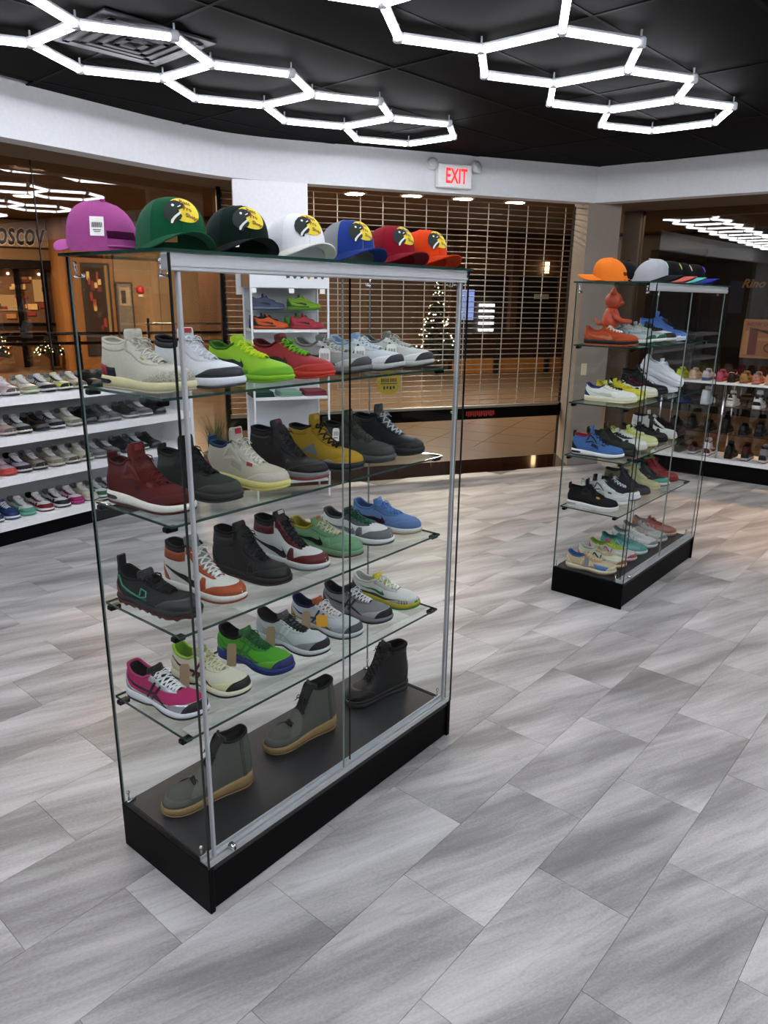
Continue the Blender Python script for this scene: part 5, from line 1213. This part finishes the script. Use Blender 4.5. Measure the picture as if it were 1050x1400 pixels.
disp_row(.960, RO0 + .06, [(.87, 'lowplain', Q('#c2d42a', sole='#c9da3a', out='#c2d42a', lace='#b8ca26', lin_='#9aaa22'), 'neon yellow low shoe on the white window ledge'),
 (1.00, 'lowplain', Q('#d9b99c', sole='#dcc4a8', out='#cbae90', lace='#d6b698', lin_='#b89a7e'), 'peach foam shoe beside the neon yellow one'),
 (1.125, 'lowplain', Q('#d6cfcf', sole='#33548c', out='#2c4a80', lace='#d0caca', lin_='#a8a2a4'), 'off-white shoe with blue sole on the window ledge'),
 (1.255, 'lowplain', Q('#cf5a72', sole='#d2566e', out='#c44c64', lace='#c85870', lin_='#a8445a'), 'rose pink low shoe on the window ledge'),
 (1.365, 'lowplain', Q('#33211a', sole='#3c281e', out='#33221a', lace='#3a261c', lin_='#d09a86'), 'dark brown shoe on the window ledge'),
 (1.475, 'lowplain', Q('#b98a54', sole='#a8783f', out='#9a6c38', lace='#b4864e', lin_='#8c6434'), 'tan brown shoe on the window ledge'),
 (1.585, 'lowplain', Q('#cf8878', sole='#d08a7c', out='#c07c6c', lace='#cc8676', lin_='#4f9a8a'), 'salmon shoe with teal collar on the window ledge'),
 (1.70, 'lowplain', Q('#d8a88c', sole='#dcb094', out='#c89a7e', lace='#d4a488', lin_='#b08468'), 'apricot foam shoe at the frame edge ledge'),
 (1.82, 'lowplain', Q('#26241f', sole='#2c2a24', out='#22201c', lace='#2a2822'), 'near black shoe past the apricot one')], 'low shoes on the white window ledge')
disp_row(.722, RO0 + .06, [(.91, 'lowplain', Q('#39435c', sole='#2f4aa0', out='#2a4290', lace='#46506a', lin_='#2c3448'), 'blue grey slip-on on the upper glass window shelf'),
 (1.14, 'high', Q('#dcdfe6', sole='#dfe2ea', out='#d8dbe2', lace='#dfe2e8', lin_='#c9a888'), 'white high sneaker seen from behind on glass window shelf'),
 (1.385, 'retro3', Q('#d8d2c4', acc='#1d1e22', sole='#dedad0', out='#cfcabc', lin_='#1a1b1e'), 'cream and black sneaker on the upper glass window shelf'),
 (1.625, 'retro4', Q('#d6d6d8', acc='#1c1f28', sole='#dcdcdc', out='#d0d0d0', lin_='#181a20'), 'white and navy high sneaker at the frame edge glass shelf')], 'shoes on the upper glass shelf of the window display')
BKS = Q('#17181a', sole='#1b1c1e', out='#141517', lace='#1a1b1d', lin_='#101113')
disp_row(.458, RO0 + .06, [(s_, m_, BKS, l_) for s_, m_, l_ in ((.865, 'lowplain', 'black low shoe first on the lower glass window shelf'), (1.035, 'retro3', 'black padded sneaker second on the lower glass window shelf'), (1.205, 'lowplain', 'black round low shoe third on the lower glass window shelf'),
 (1.365, 'high', 'tall black sneaker by the chrome post on lower glass shelf'), (1.535, 'lowplain', 'black low shoe fifth on the lower glass window shelf'), (1.68, 'retro3', 'black sneaker at the frame edge of lower glass shelf'))], 'black shoes on the lower glass shelf of the window display')
disp_row(.208, RO0 + .06, [(.94, 'high', Q('#1c1d1c', acc='#232422', sole='#26272a', lin_='#121314'), 'dark olive high sneaker on the white display deck'),
 (1.085, 'low', Q('#5a141c', acc='#6a1a22', sole='#b9bcc0', out='#3a3c40', lin_='#16171a'), 'maroon low sneaker on the white display deck'),
 (1.225, 'high', Q('#dcdde0', acc='#7c1c26', sole='#d8d9dc', out='#7c1c26', lin_='#8c2430'), 'white and red high sneaker on the display deck'),
 (1.435, 'retro4', Q('#17181b', acc='#1c1d20', sole='#2a1416', out='#3a1a1e', lin_='#111214'), 'big black high sneaker on the white display deck'),
 (1.59, 'high', Q('#5c1822', acc='#1a1b1e', sole='#b9bcc0', out='#54161e', lin_='#16171a'), 'burgundy and black high sneaker on the display deck'),
 (1.75, 'high', Q('#8c8f94', acc='#26282c', sole='#c4c6ca', out='#7c1c26', lin_='#1a1b1e'), 'grey and black high sneaker at the frame edge deck')], 'shoes on the white deck of the window display')

# ------------------------------------------------------------------ white gondola by the grille
gd = thing('gondola_shelf', 'tall white gondola shelf with printed header beside the grille', 'shelf unit', BK(-3.16, -.40), R(20.7))
GW = .318; WM = mat('#e4e6e9', 'paint', .45)
MB().box(-GW, GW, .34, .36, .05, 1.80).put('back_panel', mat('#c9ccd0', 'paint', .55), gd)
for x in (-GW - .012, GW - .004): MB().box(x, x + .016, -.008, .010, .0, 1.80, .002).box(x, x + .016, .330, .350, .0, 1.80, .002).put('upright', WM, gd)
MB().box(-GW - .012, GW + .012, -.010, .36, 1.775, 1.93, .003).put('header', WM, gd)
MB().box(-GW - .016, -GW - .012, .0, .36, 1.78, 1.925).put('header_end', mat('#8a6237', 'wood'), gd); MB().box(GW + .012, GW + .016, .0, .36, 1.78, 1.925).put('header_end', mat('#8a6237', 'wood'), gd)
ic = MB()
for k in range(6):
    x = -.02 + k * .058; c = [(x + .018 * math.cos(a) * (1 - .35 * (j % 2)), 1.865 + .020 * math.sin(a) * (1 - .4 * ((j + k) % 2))) for j, a in enumerate([2 * math.pi * q_ / 9 for q_ in range(9)])]
    put('printed_icon', mesh('printed_icon', [(p[0], -.0112, p[1]) for p in c], [tuple(range(9))]), mat(('#2a3a3e', '#2f4a34', '#33373c', '#a8842a', '#33373c', '#3a4046')[k], 'plain'), gd)
GZ = (1.600, 1.445, .890, .50, .16)
for z in GZ: MB().box(-GW + .006, GW - .006, -.004, .335, z - .022, z, .002).put('shelf', WM if z < 1.59 else SG, gd)
for x in (-.30, .01, .27): MB().box(x - .022, x + .022, -.013, -.0105, 1.735, 1.772).put('price_card', mat('#f2f2f2', 'plain'), gd)
MB().box(.02, .16, -.010, -.0045, 1.425, 1.443).put('price_card', mat('#f2f2f2', 'plain'), gd)
SDX = BK.a
def side(model, C, label, x, y, z, flip=0, roll=0):
    a = SDX + (R(180) if flip else 0); e = BK.e; n = BK.n; p = BK(-3.16 + x, -.40 + y, z)
    shoe(model, C, label, p, a, 'shoes on the white gondola', .6, skip=('insole',), rot=(roll, 0, a) if roll else None)
side('kobe', dict(upper='#5a6480', swoosh='#30384e', midsole='#7a86a0', outsole='#4a5468', lace='#6a7490', kind='rubber'), 'slate blue basketball shoe on the top gondola shelf', -.300, .16, 1.6002)
side('kobe', dict(upper='#86b82a', toe='#92c22e', heel='#3f6a2a', swoosh='#2a3a22', midsole='#6a9a2a', outsole='#5a8a26', lace='#c8dc2a', kind='rubber'), 'lime basketball shoe on the top gondola shelf', .01, .16, 1.6002)
side('kobe', dict(upper='#e0601c', swoosh='#26262c', heel='#3a2a26', toe='#e8662a', midsole='#d2561c', outsole='#24252a', lace='#1f2024', lining='#1a1b1f', kind='rubber'), 'orange basketball shoe under a blue one on the gondola', -.29, .10, 1.4452)
side('kobe', dict(upper='#3f62a4', swoosh='#e0507a', heel='#2c4884', toe='#4a6eb0', midsole='#2a3a5c', outsole='#1c2434', lace='#4468a8', lining='#26365c', kind='rubber'), 'blue basketball shoe with pink swoosh on gondola', -.30, .24, 1.4452)
side('kobe', dict(upper='#c23a4a', swoosh='#3a1a20', heel='#a82c3c', toe='#cc4454', midsole='#b8343f', outsole='#a82c38', lace='#b23442', kind='rubber'), 'pink red basketball shoe before the green one on gondola', .02, .10, 1.4452)
side('kobe', dict(upper='#6fae3a', swoosh='#2c4a26', heel='#4a8a34', toe='#7cb83e', midsole='#5a9a34', outsole='#4a8a2e', lace='#c2d63a', kind='rubber'), 'green basketball shoe behind the pink red one on gondola', .0, .24, 1.4452)
for x, c, lab in ((-.24, '#2f5a48', 'folded dark green shirt on the middle gondola shelf'), (.0, '#8fb8a0', 'folded mint shirt on the middle gondola shelf'), (.22, '#9a4a54', 'folded dusty rose shirt on the middle gondola shelf')):
    p = BK(-3.16 + x, -.40 + .15, .8902); t_ = thing('folded_shirt', lab, 'shirt', p, BK.a, 'folded shirts on the gondola')
    for k in range(3): MB().box(-.10 + .003 * k, .10 - .004 * k, -.12, .12, k * .014, k * .014 + .0135, .006).put('fold', mat(c, 'fabric'), t_)
cap('black cap resting on the lower gondola shelf', BK(-3.16 + .09, -.40 + .13, .5002), BK.a + R(200), '#1b1c28', emblem=None)
p = BK(-3.16 - .12, -.40 + .14, .1602)
t_ = thing('shoe_box', 'brown cardboard shoe box on the bottom gondola shelf', 'box', p, BK.a)
MB().box(-.16, .16, -.11, .11, 0, .10, .003).put('body', mat('#8a6a44', 'plain'), t_); MB().box(-.163, .163, -.113, .113, .085, .118, .003).put('lid', mat('#7c5e3a', 'plain'), t_)

# yellow sticker hung on the grille
t_ = thing('grille_sticker', 'yellow rounded caution sticker hanging on the grille', 'sticker', BK(-1.92, GO - .012, .86), BK.a)
pts = [(.13 * math.cos(a), .11 * math.sin(a) + (.03 if math.sin(a) > 0 else 0)) for a in [2 * math.pi * k / 20 for k in range(20)]]
b = MB(); b.add([(x, y, z) for y in (-.003, .0) for x, z in pts], [tuple(range(20)), tuple(range(20, 40))[::-1]] + [(i, (i + 1) % 20, 20 + (i + 1) % 20, 20 + i) for i in range(20)]); b.put('plate', mat('#a8902a', 'plain', .6), t_)
b = MB()
for x in (-.085, -.068, -.05, -.03, -.012, .014, .032, .05, .07): b.box(x, x + .011, -.0045, -.0032, .02, .058)
b.box(-.09, .09, -.0045, -.0032, .0, .008)
for k in range(4): b.box(-.06 + k * .035, -.04 + k * .035, -.0045, -.0032, -.055 + .006 * (k % 2), -.022)
b.put('print', mat('#1d1a12', 'plain'), t_)

# potted grass and garment rack behind the case
t_ = thing('potted_grass', 'potted ornamental grass standing beside the white shelving end', 'plant', LF(2.12, .10))
MB().lathe([(.085, 0), (.10, .02), (.12, .30), (.128, .32), (.112, .32), (.10, .29)], 18).put('pot', mat('#7c7f82', 'paint'), t_, True)
MB().lathe([(.001, .285), (.108, .29)], 16).put('soil', mat('#2a2119', 'suede'), t_)
b = MB()
for k in range(150):
    a = random.uniform(0, 6.28); r0 = random.uniform(0, .07); l_ = random.uniform(.28, .52); o_ = random.uniform(.05, .24)
    p0 = Vector((r0 * math.cos(a), r0 * math.sin(a), .28)); d = Vector((math.cos(a), math.sin(a), 0)); s_ = Vector((-d.y, d.x, 0)) * .0035
    pr = [p0 + d * o_ * q_ ** 1.8 + UP * l_ * (q_ - .18 * q_ * q_) for q_ in (0, .35, .7, 1)]
    v = [x for i, p in enumerate(pr) for x in (p - s_ * (1 - .3 * i), p + s_ * (1 - .3 * i))]
    b.add(v, [(0, 1, 3, 2), (2, 3, 5, 4), (4, 5, 7, 6)])
tag(b.put('blades', mat('#4c5a34', 'plain', .6), t_), kind='stuff')
t_ = thing('garment_rack', 'slim chrome garment rail behind the white shelving end', 'rack', (-1.62, 7.15, 0), R(25))
for x in (-.62, .30): MB().tube([(x, 0, .02), (x, 0, 1.50)], .012, 10).put('post', CHR, t_, True)
MB().tube([(-.64, 0, 1.45), (.32, 0, 1.45)], .010, 10).put('rail', CHR, t_, True)
for x in (-.62, .30): MB().box(x - .02, x + .02, -.25, .25, 0, .03, .006).put('foot', CHR, t_)
MB().box(.22, .42, -.09, .09, .84, .87, .008).put('tray', mat('#a8242a', 'plain'), t_)
# wall switch on the pillar
t_ = thing('wall_switch', 'small ivory switch plate on the taupe pillar', 'switch', BK(.045, .009, 1.02), BK.a)
MB().box(-.035, .035, -.006, 0, -.06, .06, .003).put('plate', mat('#d6c8a4', 'plain'), t_); MB().box(-.010, .010, -.010, -.006, -.022, .022, .002).put('rocker', mat('#cfc09a', 'plain'), t_)

# ------------------------------------------------------------------ the mall beyond the glass
def mall_floor_mat():
    m = mat('#5e4c3a', 'plain', .28).copy(); m.name = 'mall_floor_tile'; return m
MF = mall_floor_mat()
mfl = struct('mall_floor', MB().box(-34, 34, -8, 34, -.10, -.056).mesh('mall_floor'), mat('#2f261d', 'plain', .5))
mt = MB().box(-.296, .296, -.296, .296, -.056, -.0015).mesh('mall_tile')
MA = R(65); mu = Vector((math.cos(MA), math.sin(MA))); mv = Vector((-mu.y, mu.x)); cnt = 0
FPOLY = [tuple(p[:2]) for p in (BK(-3.9, .58), BK(.9, .58), BK(2.6, 7.5), BK(-3.0, 7.5))]
near = []
for i in range(-30, 60):
    for j in range(-40, 40):
        c = mu * (i * .6) + mv * (j * .6)
        if inside(c.x, c.y, FPOLY) and (Vector((c.x, c.y, 0)) - BK(0, .62)).dot(Vector((BK.n.x, BK.n.y, 0))) > .30: near.append((c.y, c.x, i, j)); 
near.sort(); used = set()
for y, x, i, j in near[:150]: put('mall_tile', mt, MF, mfl, (x, y, 0), (0, 0, MA)); used.add((i, j))
b = MB()
for i in range(-50, 60):
    for j in range(-60, 60):
        if (i, j) in used: continue
        c = mu * (i * .6) + mv * (j * .6)
        if c.y < 3.5 or c.y > 24 or abs(c.x) > c.y * .9: continue
        if inside(c.x, c.y, ROOM2) or inside(c.x, c.y, [tuple(p[:2]) for p in (BK(-4.3, -.5), BK(.7, -.5), BK(.7, .86), BK(-4.3, .86))]): continue
        q = [c + mu * a * .299 + mv * e * .299 for a, e in ((-1, -1), (1, -1), (1, 1), (-1, 1))]
        if any(inside(p.x, p.y, ROOM2) for p in q): continue
        b.prism([(p.x, p.y) for p in q], -.056, -.0015)
tag(b.put('mall_tiles_beyond', MF, mfl), kind='stuff')
put('mall_edge_strip', MB().prism([tuple(BK(x, o)[:2]) for x, o in ((-4.3, .575), (.9, .575), (.9, 1.25), (-4.3, 1.25))], -.056, -.002).mesh('mall_edge_strip'), MF, mfl)
struct('mall_ceiling', MB().box(-34, 34, 3.0, 34, 3.30, 3.4).mesh('mall_ceiling'), mat('#6a5540', 'paint'))
BROWN = mat('#5a3d24', 'wood'); DBROWN = mat('#33231a', 'wood'); ORANGE = mat('#8c5a26', 'wood')
# far wall behind the grille
FB = Frame(BK(0, 10.4)[:2], BK.a)
struct('wall_mall_far', fprism(FB, -2.6, 9, .0, .15, 0, 3.3).mesh('wall_mall_far'), BROWN)
for k in range(-2, 7): struct('wall_panel', fprism(FB, k * 1.3, k * 1.3 + 1.27, -.03, 0, .9, 3.3).mesh('wall_panel'), (BROWN, mat('#4c3420', 'wood'), DBROWN)[k % 3]) if not (2.2 < k * 1.3 < 6.6) else None
# dark shop across with counter
dk = thing('far_shop', 'dark closed shop across the mall behind the grille', 'shop', FB(5.0, 0), FB.a)
MB().box(-1.5, 1.5, -.02, .02, 0, 2.3).put('backdrop', mat('#0d0b0b', 'plain'), dk)
for x in (-1.55, .12, 1.55): MB().box(x - .10, x + .10, -.16, .0, 0, 3.2, .01).put('column', mat('#4a2c18', 'wood'), dk)
MB().box(-1.8, 1.8, -1.2, -.7, 0, .38, .01).put('counter_base', ORANGE, dk); MB().box(-1.85, 1.85, -1.25, -.65, .38, .92, .01).put('counter_front', mat('#2a1a16', 'gloss'), dk); MB().box(-1.9, 1.9, -1.3, -.6, .92, .97, .01).put('counter_top', mat('#3a2a22', 'gloss'), dk)
for x in (-.9, .5): MB().box(x - .05, x + .05, -1.27, -1.2, 0, .9).put('counter_post', mat('#141010', 'plain'), dk)
MB().box(-1.42, -.98, -.12, -.05, 1.20, 1.92).put('blue_panel', emit('#7c8ec8', .55, 'lit_panel'), dk)
for r_ in range(6):
    for c_ in range(3): MB().box(-.80 + c_ * .15, -.70 + c_ * .15, -.12, -.05, .80 + r_ * .145, .86 + r_ * .145).put('reflection_tile', emit('#ffffff', 1.6, 'reflection_tile'), dk)  # glowing tiles put in for a reflection of the bright shoe shelves
MB().box(.75, 1.15, -.12, -.06, 1.72, 1.84).put('sign_plate', mat('#b9b4a8', 'plain'), dk)
for x in (1.05, 1.55): MB().box(x - .04, x + .04, -.14, -.06, 2.35, 2.62).put('wall_lamp', emit('#ffd9a0', 2.2, 'wall_lamp'), dk)
# downlights of the concourse
def downlight(x, y, label, e=1.0, z=3.30):
    t = thing('downlight', label, 'ceiling light', (x, y, z), 0, 'round downlights in the mall ceiling')
    MB().lathe([(.19, -.02), (.20, -.012), (.20, .0)], 20).put('trim_ring', mat('#c9b79a', 'plain'), t, True)
    MB().lathe([(.15, -.026), (.16, -.02)], 20).put('lens', emit('#ffe6c4', MALL_LAMP, 'downlight'), t, True)
DL = 'round warm downlight in the mall ceiling seen through the grille, %s'
for (x, y), nm in zip(((-.535, 12.55), (.378, 12.72), (1.231, 13.0), (2.153, 13.39)), ('nearest the white board', 'second from the white board', 'third from the white board', 'nearest the pillar')): downlight(x, y, DL % nm)
downlight(4.41, 12.56, 'round warm downlight in the mall ceiling beyond the dark window')
for k, (x, y) in enumerate(((-4.6, 10.2), (-6.2, 13.4), (-8.6, 14.8), (-9.6, 15.4), (-3.4, 8.3))): downlight(x, y, 'round warm downlight above the concourse, ' + ('over the walkway near the storefront', 'halfway to the department store', 'before the department store', 'at the department store doors', 'just outside the curved bulkhead')[k])
# concourse area lights by the fittings; one added, without fitting, brightens the wooden wall
def lamp(x, y, power, size=.5, z=3.24, c=(1, .85, .66)):
    l = bpy.data.lights.new('mall_area_light', 'AREA'); l.shape = 'DISK'; l.size = size; l.energy = power; l.color = c
    o = bpy.data.objects.new('mall_area_light', l); COL.objects.link(o); o.location = (x, y, z)
for x, y, p in ((.8, 12.9, 110), (-4.6, 10.2, 130), (-8.6, 14.8, 260), (4.41, 12.56, 18), (-3.4, 8.3, 70), (-4.2, 15.2, 220), (4.9, 8.6, 25), (1.4, 10.0, 14)): lamp(x, y, p)
downlight(4.9, 8.6, 'round warm downlight outside the window display')
downlight(1.4, 10.0, 'round warm downlight above the entrance walkway')
# glittering fairy-light tree
def light_tree(label, x, y, h, r):
    t = thing('light_tree', label, 'christmas tree', (x, y, 0), 0)
    MB().tube([(0, 0, 0), (0, 0, h * .95)], .03, 8).put('trunk', mat('#2c2018', 'wood'), t)
    b = MB(); br = MB()
    for k in range(110):
        u = random.random() ** .8; a = random.uniform(0, 6.28); rr = r * (1 - u) * random.uniform(.75, 1.05) + .03; z = .35 + u * (h - .35)
        b.ball((rr * math.cos(a), rr * math.sin(a), z), .016, 6, 4)
    for k in range(60):
        u = k / 60; a = k * 2.4; rr = r * (1 - u) + .03; z = .35 + u * (h - .35)
        br.tube([(0, 0, z + .08), (rr * .6 * math.cos(a), rr * .6 * math.sin(a), z + .05), (rr * math.cos(a), rr * math.sin(a), z - .02)], [.03, .06, .01], 5)
    tag(br.put('branches', mat('#26291c', 'suede'), t), kind='stuff'); tag(b.put('bulbs', emit('#ffe9c0', 3, 'fairy_light'), t), kind='stuff')
q = FB(2.55, -1.2); light_tree('bare christmas tree with warm fairy lights behind the grille', q.x, q.y, 2.1, .52)

# department store seen through the left glazing
DS = Frame((-8.83, 17.6), R(30))
struct('wall_mall_left', fprism(DS, -9, 16, .05, .3, 0, 3.3).mesh('wall_mall_left'), mat('#8a6a48', 'wood'))
ds = thing('department_store', 'department store front with black script sign and glazed doors beyond the left glazing', 'shop', (-8.83, 17.6, 0), R(30))
MB().box(-4.6, 1.1, -.25, .05, 2.70, 3.28, .01).put('fascia', mat('#a99a86', 'paint'), ds)
MB().box(-4.6, 1.2, -.35, .05, 2.22, 2.42, .01).put('canopy', mat('#2a2420', 'metal', .4), ds)
MB().box(-4.6, 1.1, -.10, .05, 2.42, 2.70).put('lintel', mat('#8c7358', 'paint'), ds)
v, f = text_mesh("Boscov's", .72, shear=.22, bold=.012)
wx = 1.45 / (max(p.x for p in v) - min(p.x for p in v))
put('sign_letters', mesh('sign_letters', [(p.x * wx + .42, -.262, p.y + 2.97) for p in v], f), mat('#0b0b0c', 'plain'), ds)
v, f = text_mesh("Boscov's", .72, shear=.22, bold=.035)
put('sign_halo', mesh('sign_halo', [(p.x * wx + .42, -.256, p.y + 2.965) for p in v], f), mat('#d9d2c4', 'plain'), ds)
MB().box(-4.6, 1.0, .02, .04, 0, 2.22).put('shop_interior', mat('#6a4a30', 'wood'), ds)
for x in (-3.4, -2.35, -1.45, -.6, .27, .85):
    MB().box(x - .06, x + .06, -.12, .03, 0, 2.22, .01).put('door_post', mat('#15110f', 'metal', .4), ds)
MB().box(-4.6, 1.1, -.10, .0, .95, 1.02).put('push_rail', mat('#15110f', 'metal', .4), ds); MB().box(-4.6, 1.1, -.10, .0, .62, .72).put('push_rail', mat('#1c1613', 'metal', .4), ds)
for i in range(70):
    x = random.uniform(-3.3, .95); z = random.choice((.25, .5, 1.15, 1.35, 1.55, 1.75, 1.95)) + random.uniform(-.05, .05); w_ = random.uniform(.05, .16); h_ = random.uniform(.06, .14)
    c = random.choice(('#6a1c1c', '#8c2a24', '#c9a05a', '#d9b878', '#3a2a24', '#a8764a', '#1f3a26', '#e0c89a'))
    MB().box(x - w_, x + w_, -.02, .018, z, z + h_, .008).put('merchandise', mat(c, 'plain'), ds)
for x, w_, z, h_ in ((-2.85, .30, 1.55, .35), (-1.85, .34, 1.75, .30), (-.85, .36, 1.85, .30), (.08, .26, 1.3, .35), (.76, .16, 1.5, .5), (-.8, .35, .28, .30), (-1.8, .3, .3, .3)): MB().box(x - w_, x + w_, -.016, .019, z, z + h_).put('lit_display', emit('#e8b878', .55, 'lit_display'), ds)
for x in (-2.9, -1.9, -.9, .1, .75):
    for z in (2.12,): MB().ball((x, -.05, z), .03, 8, 5).put('store_lamp', emit('#ffe6c0', 8, 'store_lamp'), ds, True)
q = DS(-.55, -1.3); light_tree('dark christmas tree with white lights before the department store', q.x, q.y, 1.5, .45)
q = DS(.72, -1.0); light_tree('small dark tree with white lights beside the store doors', q.x, q.y, .75, .35)
# wooden wall between the storefront and the department store
TANW = mat('#8a6e4e', 'wood')
wall_strip('wall_mall_wood', [DS(1.12, .05), DS(1.12, -1.75)], -.12, 0, 3.3, mat('#8a5c2c', 'wood'))
wall_strip('wall_mall_wood', [DS(1.12, -1.75), DS(9.0, -1.75)], .15, 0, 3.3, mat('#7d5a36', 'wood'))
for k in range(8): struct('wall_panel', fprism(DS, 1.14 + k * .98, 2.09 + k * .98, -1.785, -1.75, .05, 3.28).mesh('wall_panel'), (mat('#8a5c2c', 'wood'), TANW, mat('#7d6548', 'wood'))[min(k, 2) if k < 3 else k % 2 + 1])
sw = thing('side_shop_window', 'dark framed lit shop window in the tan mall wall', 'shop window', DS(1.72, -1.79), DS.a)
MB().box(-.30, .30, -.03, 0, .35, 2.35, .01).put('frame', mat('#1b1512', 'plain'), sw)
MB().box(-.24, .16, -.035, -.03, .55, 2.25).put('pane', mat('#3a2a20', 'gloss', .2), sw)
for k in range(14):
    x = random.uniform(-.22, .10); z = random.uniform(.7, 2.1); MB().box(x, x + random.uniform(.04, .1), -.045, -.035, z, z + random.uniform(.06, .2)).put('merchandise', mat(random.choice(('#8c2a24', '#d9b878', '#c9a05a', '#3a2a24', '#e0c89a', '#6a1c1c')), 'plain'), sw)
MB().box(.19, .25, -.04, -.03, .5, 2.3).put('lit_strip', emit('#d8a868', .5, 'lit_strip'), sw)
t_ = thing('wall_bell', 'round red alarm bell on the brown mall wall', 'alarm', DS(2.66, -1.79, 1.80), DS.a)
MB().lathe([(.09, 0), (.085, .03), (.04, .05)], 18).put('gong', mat('#c8242a', 'gloss', .3), t_, True, rot=(R(90), 0, 0)); MB().box(-.05, .05, -.02, 0, -.15, -.10).put('strobe', mat('#e8e2d8', 'plain'), t_)
t_ = thing('sale_poster', 'grey poster stand reading 20 on the brown mall wall', 'poster', DS(2.30, -1.80, 0), DS.a)
MB().box(-.15, .15, -.06, -.02, .7, 1.92, .01).put('panel', mat('#6a645c', 'plain'), t_); MB().box(-.18, .18, -.05, 0, .66, 1.96, .01).put('frame', mat('#241c16', 'plain'), t_)
v, f = text_mesh('20', .22, bold=.008); put('numerals', mesh('numerals', [(p.x, -.064, p.y + .84) for p in v], f), mat('#15130f', 'plain'), t_)
MB().box(-.12, .12, -.066, -.06, 1.45, 1.85).put('picture', mat('#9a8c78', 'plain'), t_); MB().box(-.08, .02, -.07, -.066, 1.50, 1.78, .01).put('picture_figure', mat('#2c241e', 'plain'), t_)
rl = thing('mall_railing', 'dark metal railing crossing the concourse beyond the left glazing', 'railing', (-6.2, 12.4, 0), R(28))
for z in (1.02, .86): MB().box(-6, 5.2, -.025, .025, z, z + .05).put('rail', mat('#17120f', 'metal', .4), rl)
for k in range(9): MB().box(-6 + k * 1.4, -5.95 + k * 1.4, -.03, .03, 0, 1.02).put('post', mat('#17120f', 'metal', .4), rl)

# dark shop beyond the right glazing
RW = Frame(RT(0, 5.2)[:2], RT.a)
struct('wall_mall_right', fprism(RW, -2.0, 14, 0, .2, 0, 3.3).mesh('wall_mall_right'), mat('#26211e', 'plain', .25))
struct('wall_mall_right_upper', fprism(RW, -2.0, 14, -.4, 0, 2.75, 3.3).mesh('wall_mall_right_upper'), mat('#5a4a3c', 'paint'))
os_ = thing('optician_shop', 'dark optician shop front with gold script sign across the walkway', 'shop', RW(.4, -.05), RW.a)
MB().box(-1.6, 4.5, -.05, 0, 0, 2.5).put('front', mat('#0d0d10', 'gloss', .12), os_)
for x in (-.75, .22, .40, 1.6, 2.8): MB().box(x - .02, x + .02, -.08, -.04, 0, 2.5).put('mullion', mat('#1c1a1a', 'metal', .4), os_)
for wd, dx, c in ((.012, 0, '#8a7256'),):
    v, f = text_mesh('Rino  C', .17, shear=.35, bold=wd * .5)
    put('sign_letters', mesh('sign_letters', [(p.x + .10, -.062, p.y + 1.98) for p in v], f), mat(c, 'plain', .5), os_)
MB().box(-.32, -.12, -.06, -.04, 1.55, 2.02).put('blue_display', mat('#1c2a4c', 'gloss', .3), os_)
ps = thing('glasses_poster', 'framed tan poster of eyeglasses reading NOW OFFERING in the far window', 'poster', RW(.36, -.16), RW.a)
MB().box(0, 1.1, -.02, 0, .90, 1.47, .004).put('frame', mat('#b49a7a', 'plain'), ps)
MB().box(.03, 1.07, -.024, -.02, .93, 1.44).put('print', mat('#a87e5c', 'plain'), ps)
MB().box(.16, 1.04, -.026, -.024, 1.16, 1.20).box(.03, .10, -.026, -.024, .95, 1.30).put('pale_band', mat('#c2a884', 'plain'), ps)
MB().box(.10, .22, -.027, -.024, .95, 1.34).put('red_band', mat('#6a2c20', 'plain'), ps)
v, f = text_mesh('NOW OFFERING', .075, bold=.001); x0 = min(p.x for p in v)
put('lettering', mesh('lettering', [(p.x - x0 + .06, -.027, p.y + 1.395) for p in v], f), mat('#3a2418', 'plain'), ps)
for cx_ in (.46, .78):
    MB().tube([(cx_ + .13 * math.cos(a), -.027, 1.06 + .075 * math.sin(a)) for a in [2 * math.pi * k / 18 for k in range(19)]], .008, 5, False).put('spectacle_rim', mat('#2c1a14', 'plain'), ps)
MB().tube([(.10, -.028, 1.345), (.22, -.028, 1.315), (.36, -.028, 1.29)], [.006, .010, .022], 6).put('spectacle_arm', mat('#241813', 'plain'), ps)
# adjustable downlight that throws a warm patch on the shop floor
l = bpy.data.lights.new('mall_spot', 'SPOT'); l.energy = 420; l.color = (1, .72, .5); l.spot_size = R(34); l.spot_blend = .6; l.shadow_soft_size = .12
o = bpy.data.objects.new('mall_spot', l); COL.objects.link(o); o.location = (4.9, 8.6, 3.22)
o.rotation_euler = (RT(2.0, -.25) - Vector((4.9, 8.6, 3.22))).to_track_quat('-Z', 'Y').to_euler()
